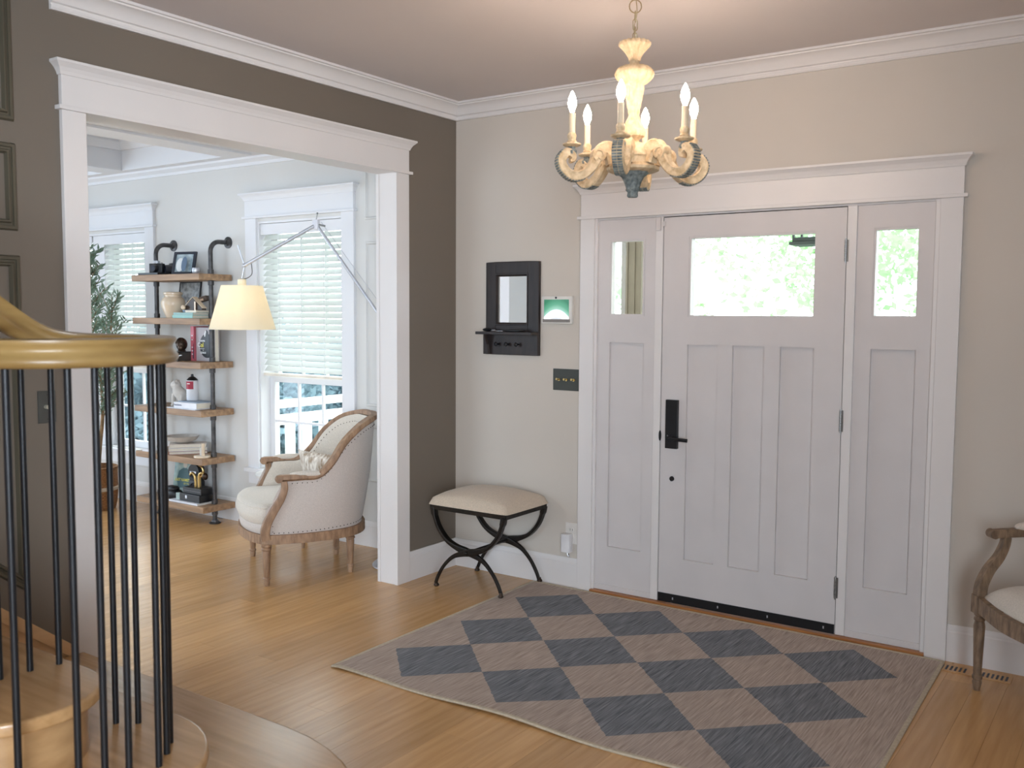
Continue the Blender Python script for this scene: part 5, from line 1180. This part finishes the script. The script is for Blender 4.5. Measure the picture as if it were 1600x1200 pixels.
kn = thing('brass_knot', 'brass knot sculpture with a crescent ring on the bottom shelf boxes', 'sculpture', (-2.255, -0.165, z + .1144), 0.2)
MB().tube(cr([(-0.022, 0, 0.0), (-0.024, 0, 0.05), (-0.032, 0, 0.085), (-0.055, 0, 0.10), (-0.07, 0, 0.085)], 6), [0.010] * 25, 10).build('left_stem', brass, kn, smooth=True)
MB().tube(cr([(0.012, 0, 0.0), (0.012, 0, 0.06), (0.02, 0, 0.095), (0.045, 0, 0.105), (0.062, 0, 0.09)], 6), [0.013] * 25, 10).build('right_stem', brass, kn, smooth=True)
MB().ell((0.066, 0, 0.082), (0.024, 0.02, 0.026), 14, 10).build('brass_knob', dkbr, kn, smooth=True)
MB().tube([(0.01 + 0.042 * math.cos(a), 0, 0.115 + 0.042 * math.sin(a)) for a in [-1.9 + i * 0.22 for i in range(17)]], [0.004 + 0.004 * math.sin(PI * i / 16) for i in range(17)], 8).build('crescent_ring', brass, kn, smooth=True)
rd = thing('vintage_camera', 'black round-backed vintage camera behind the brass knot', 'camera', (-2.43, -0.045, z), 0.1)
MB().box(-0.055, -0.03, 0.0005, 0.055, 0.03, 0.13).build('body', blk, rd, bevel=.008, smooth=True)
MB().cyl((0, -0.03, 0.20), (0, 0.03, 0.20), 0.055, n=24).box(-0.045, -0.03, 0.128, 0.045, 0.03, 0.20).build('round_housing', blk, rd, smooth=True, ang=40)
MB().box(-0.035, -0.033, 0.185, 0.03, -0.030, 0.20).build('name_band', chrome, rd)
MB().tube([(0.03 * math.cos(a), -0.034 + 0.002 * math.sin(3 * a), 0.08 + 0.035 * math.sin(a)) for a in [i * PI / 8 for i in range(16)]], 0.004, 6, closed=True, sides=[(0, 1, 0)] * 16).build('coiled_strap', MATS['lens_barrel'], rd, smooth=True)
bag = thing('camera_bag', 'soft black camera pouch at the left of the bottom shelf', 'bag', (-2.575, -0.175, z), 0.0)
MB().ell((0, 0, 0.036), (0.12, 0.055, 0.036), 20, 10, e=0.65).build('pouch', blk, bag, smooth=True)
MB().ell((0.03, 0.0, 0.075), (0.06, 0.04, 0.022), 16, 8, e=0.8).build('flap', blk, bag, smooth=True)

# ================================================================ OLIVE TREE IN BASKET
ot = thing('potted_olive_tree', 'tall olive tree in a woven basket beside the pipe shelf', 'potted tree', (-3.285, -0.33, 0))
MB().lathe([(0.0, 0.001), (0.135, 0.001), (0.150, 0.06), (0.158, 0.16), (0.155, 0.30), (0.160, 0.33), (0.150, 0.335), (0.146, 0.28), (0.0, 0.28)], 36, flute=0.012, fn=36).build('basket', basket, ot, smooth=True, ang=40)
MB().lathe([(0.160, 0.150), (0.166, 0.155), (0.166, 0.175), (0.160, 0.18)], 36).build('basket_band', mat('pale_band', rgb(206, 190, 168), 0.8), ot, smooth=True)
MB().lathe([(0.0, 0.281), (0.146, 0.281), (0.13, 0.29), (0.0, 0.292)], 24).build('soil', flat('dark_soil', (58, 46, 36), 0.95), ot)
rg_ = random.Random(11); stems = []
trunk = cr([(0.02, 0, 0.28), (0.045, 0.01, 0.5), (0.09, 0.01, 0.72), (0.10, 0.0, 0.95), (0.05, 0.0, 1.2)], 5)
trunk2 = cr([(-0.02, 0, 0.28), (-0.03, 0.0, 0.6), (-0.02, -0.01, 0.95), (-0.02, 0, 1.4), (-0.03, 0, 1.95)], 5)
trunk3 = cr([(-0.03, -0.01, 1.0), (-0.07, 0, 1.3), (-0.10, -0.02, 1.6), (-0.08, -0.02, 1.85)], 5)
b = MB()
for t_, r0 in ((trunk, 0.020), (trunk2, 0.020), (trunk3, 0.012)): b.tube(t_, [r0 * (1 - 0.65 * i / (len(t_) - 1)) for i in range(len(t_))], 8)
b.build('trunk', bark, ot, smooth=True)
lf = MB(); br_ = MB()
def twig(p0, d, L_, nl):
    d = d.normalized(); p1 = p0 + d * L_ + Vector((0, 0, 0.02)); br_.tube([p0, (p0 + p1) / 2 + Vector((0, 0, .01)), p1], [0.0035, 0.0025, 0.0012], 5)
    for i in range(nl):
        t = 0.2 + 0.8 * i / nl; c = p0.lerp(p1, t); a = rg_.uniform(0, 2 * PI)
        o_ = Vector((math.cos(a), math.sin(a), rg_.uniform(-.3, .9))); ld = (d * 0.8 + o_).normalized(); l_ = rg_.uniform(0.045, 0.075); w_ = l_ * 0.13
        sd_ = ld.cross(Vector((rg_.uniform(-1, 1), rg_.uniform(-1, 1), 1))).normalized()
        up_ = sd_.cross(ld) * 0.004
        lf._add([c, c + ld * l_ * .5 + sd_ * w_ - up_, c + ld * l_, c + ld * l_ * .5 - sd_ * w_ - up_, c + ld * l_ * .5 + up_], [(0, 1, 4), (1, 2, 4), (2, 3, 4), (3, 0, 4)])
cl = []
for i in range(80):
    h = 0.98 + 1.04 * rg_.random() ** 1.15; w = 0.30 * (1 - max(0, (h - 1.2)) / 0.9) + 0.05
    base_ = Vector((-0.02 + rg_.uniform(-.04, .04), 0, h - 0.06)); a = rg_.uniform(0, 2 * PI)
    twig(base_, Vector((math.cos(a), math.sin(a) * 0.55, rg_.uniform(0.3, 1.0))), w * rg_.uniform(0.5, 1.0), 13)
for i in range(30):
    t_ = rg_.random(); p = trunk[int(t_ * 9) + 10]; a = rg_.uniform(-1.4, 1.4)
    twig(p, Vector((math.cos(a), math.sin(a) * .4, rg_.uniform(0.2, 1.3))), rg_.uniform(0.12, 0.36), 14)
for i in range(16):
    twig(Vector((0.24 + rg_.uniform(-.05, .05), 0, rg_.uniform(1.15, 1.55))), Vector((rg_.uniform(-.6, 1), rg_.uniform(-.4, .4), rg_.uniform(.2, 1))), rg_.uniform(0.08, 0.18), 13)
br_.tube(cr([(0.08, 0, 1.05), (0.16, 0, 1.2), (0.24, 0, 1.4), (0.27, 0, 1.6)], 4), 0.004, 6)
br_.build('twigs', bark, ot, smooth=True)
tag(lf.build('foliage', leafm, ot), kind='stuff')

# ================================================================ OUTSIDE
g = struct('ground', 'lawn outside the front of the house', 'ground')
MB().box(-40, 0.35, -0.62, 40, 80, -0.45).build('lawn_surface', grass, g)
pd = thing('porch', 'porch deck outside the entry door', 'porch', (0, 0.2, -0.45))
MB().box(-2.6, 0.0, 0.0, 5.5, 2.3, 0.38).build('deck', concrete, pd)
pr_ = thing('porch_railing', 'white porch railing seen through the study window', 'railing', (-2.46, 0.22, -0.09))
MB().box(-0.04, 0.0, 0.84, 0.04, 5.0, 0.90).build('top_rail', ashlap, pr_); MB().box(-0.025, 0.0, 0.08, 0.025, 5.0, 0.13).build('bottom_rail', ashlap, pr_)
MB().box(-0.025, 0.0, 0.70, 0.025, 5.0, 0.78).build('upper_rail', ashlap, pr_)
for i in range(26): y = 0.12 + i * 0.19; MB().box(-0.02, y - .038, 0.13, 0.02, y + .038, 0.70).build('baluster', ashlap, pr_)
MB().box(-0.07, 4.9, -0.33, 0.07, 5.04, 0.98).build('newel_post', ashlap, pr_)
MB().box(-0.15, 2.32, -0.36, 2.6, 5.06, 0.0).build('landing', concrete, pr_)
pp_ = thing('porch_post', 'square taupe porch post seen through the left sidelight', 'post', (0.15, 2.05, -0.07))
MB().box(-0.085, -0.085, 0.0, 0.085, 0.085, 2.75).build('shaft', postm, pp_, bevel=.006)
for x in (-0.03, 0.03): MB().box(x - .004, -0.092, 0.1, x + .004, -0.085, 2.6).build('batten', postm, pp_)
MB().box(-0.11, -0.11, 0.0, 0.11, 0.11, 0.14).build('plinth', postm, pp_, bevel=.006)
ln = thing('porch_lantern', 'grey porch lantern hanging outside the top right of the door window', 'lantern', (1.72, 1.28, 1.955))
lgt = flat('lantern_grey', (92, 98, 98), 0.5, 0.4)
MB().box(-0.10, -0.10, 0.0, 0.10, 0.10, 0.02).box(-0.085, -0.085, 0.02, 0.085, 0.085, 0.045).build('lantern_base', lgt, ln, bevel=.003)
for sx in (-1, 1):
    for sy in (-1, 1): MB().box(sx * .078 - .007, sy * .078 - .007, 0.045, sx * .078 + .007, sy * .078 + .007, 0.32).build('corner_bar', lgt, ln)
MB().box(-0.07, -0.07, 0.05, 0.07, 0.07, 0.31).build('lantern_glass', glass, ln)
MB().prism([(-0.12, 0.32), (0.12, 0.32), (0.03, 0.42), (-0.03, 0.42)], 'y', -0.11, 0.11).cyl((0, 0, 0.42), (0, 0, 0.78), 0.006, n=8).build('lantern_cap', lgt, ln)
pc_ = struct('porch_ceiling', 'white porch ceiling above the entry', 'ceiling'); MB().box(-0.2, 0.2, 2.73, 5.5, 2.4, 2.83).build('ceiling_surface', ashlap, pc_)

def foliage_tree(name, label, cat, x, y, z0, trunk_h, rx_, ry_, rz_, n, leaf, seed, m, gaps=7):
    rg = random.Random(seed); t = thing(name, label, cat, (x, y, z0))
    MB().tube(cr([(0, 0, 0), (0.05, 0, trunk_h * .5), (0, 0.05, trunk_h), (0.02, 0, trunk_h + rz_)], 4), [0.16 * min(1, rx_ / 2) * (1 - .06 * i) for i in range(13)], 8).build('trunk', bark, t, smooth=True)
    blobs = []
    for i in range(gaps):
        a = rg.uniform(0, 2 * PI); q = rg.uniform(0.2, 0.8); blobs.append((Vector((rx_ * q * math.cos(a), ry_ * q * math.sin(a), trunk_h + rz_ + rz_ * rg.uniform(-.75, .75))), rg.uniform(0.28, 0.5)))
    b = MB()
    for i in range(n):
        c, s_ = blobs[rg.randrange(len(blobs))]
        v = Vector((rg.gauss(0, 1), rg.gauss(0, 1), rg.gauss(0, 1))).normalized() * rg.uniform(0.55, 1.0) ** 0.6
        p = c + Vector((v.x * rx_ * s_, v.y * ry_ * s_, v.z * rz_ * s_))
        d = Vector((rg.uniform(-1, 1), rg.uniform(-1, 1), rg.uniform(-1, .4))).normalized(); s2 = d.cross(Vector((rg.uniform(-1, 1), rg.uniform(-1, 1), rg.uniform(-1, 1)))).normalized()
        l_ = leaf * rg.uniform(.6, 1.3); b._add([p, p + d * l_ * .5 + s2 * l_ * .3, p + d * l_, p + d * l_ * .5 - s2 * l_ * .3], [(0, 1, 2, 3)])
    tag(b.build('foliage', m, t), kind='stuff'); return t
foliage_tree('broadleaf_tree', 'leafy tree filling the entry door window', 'tree', 1.0, 9.5, -0.45, 1.2, 3.0, 1.8, 2.6, 5600, 0.15, 1, treeleaf, 13)
foliage_tree('broadleaf_tree', 'leafy tree seen through the right sidelight', 'tree', -1.8, 13.0, -0.45, 0.8, 3.6, 2.2, 3.2, 5400, 0.18, 2, treeleaf, 12)
foliage_tree('broadleaf_tree', 'distant leafy tree seen through the left sidelight', 'tree', -6.5, 16.0, -0.45, 0.8, 2.2, 2.0, 1.5, 1600, 0.2, 3, treeleaf, 7)
foliage_tree('garden_shrub', 'blue-green shrub behind the porch railing', 'shrub', -5.4, 5.3, -0.45, 0.1, 2.3, 1.2, 0.74, 17000, 0.11, 4, bluish, 30)
foliage_tree('garden_shrub', 'dark green shrub outside the window behind the potted tree', 'shrub', -6.0, 2.7, -0.45, 0.1, 2.1, 1.1, 0.92, 16000, 0.12, 5, bluish, 28)
foliage_tree('garden_shrub', 'low shrub further left outside the study', 'shrub', -9.6, 5.0, -0.45, 0.1, 1.6, 1.0, 0.70, 6000, 0.12, 6, bluish, 14)
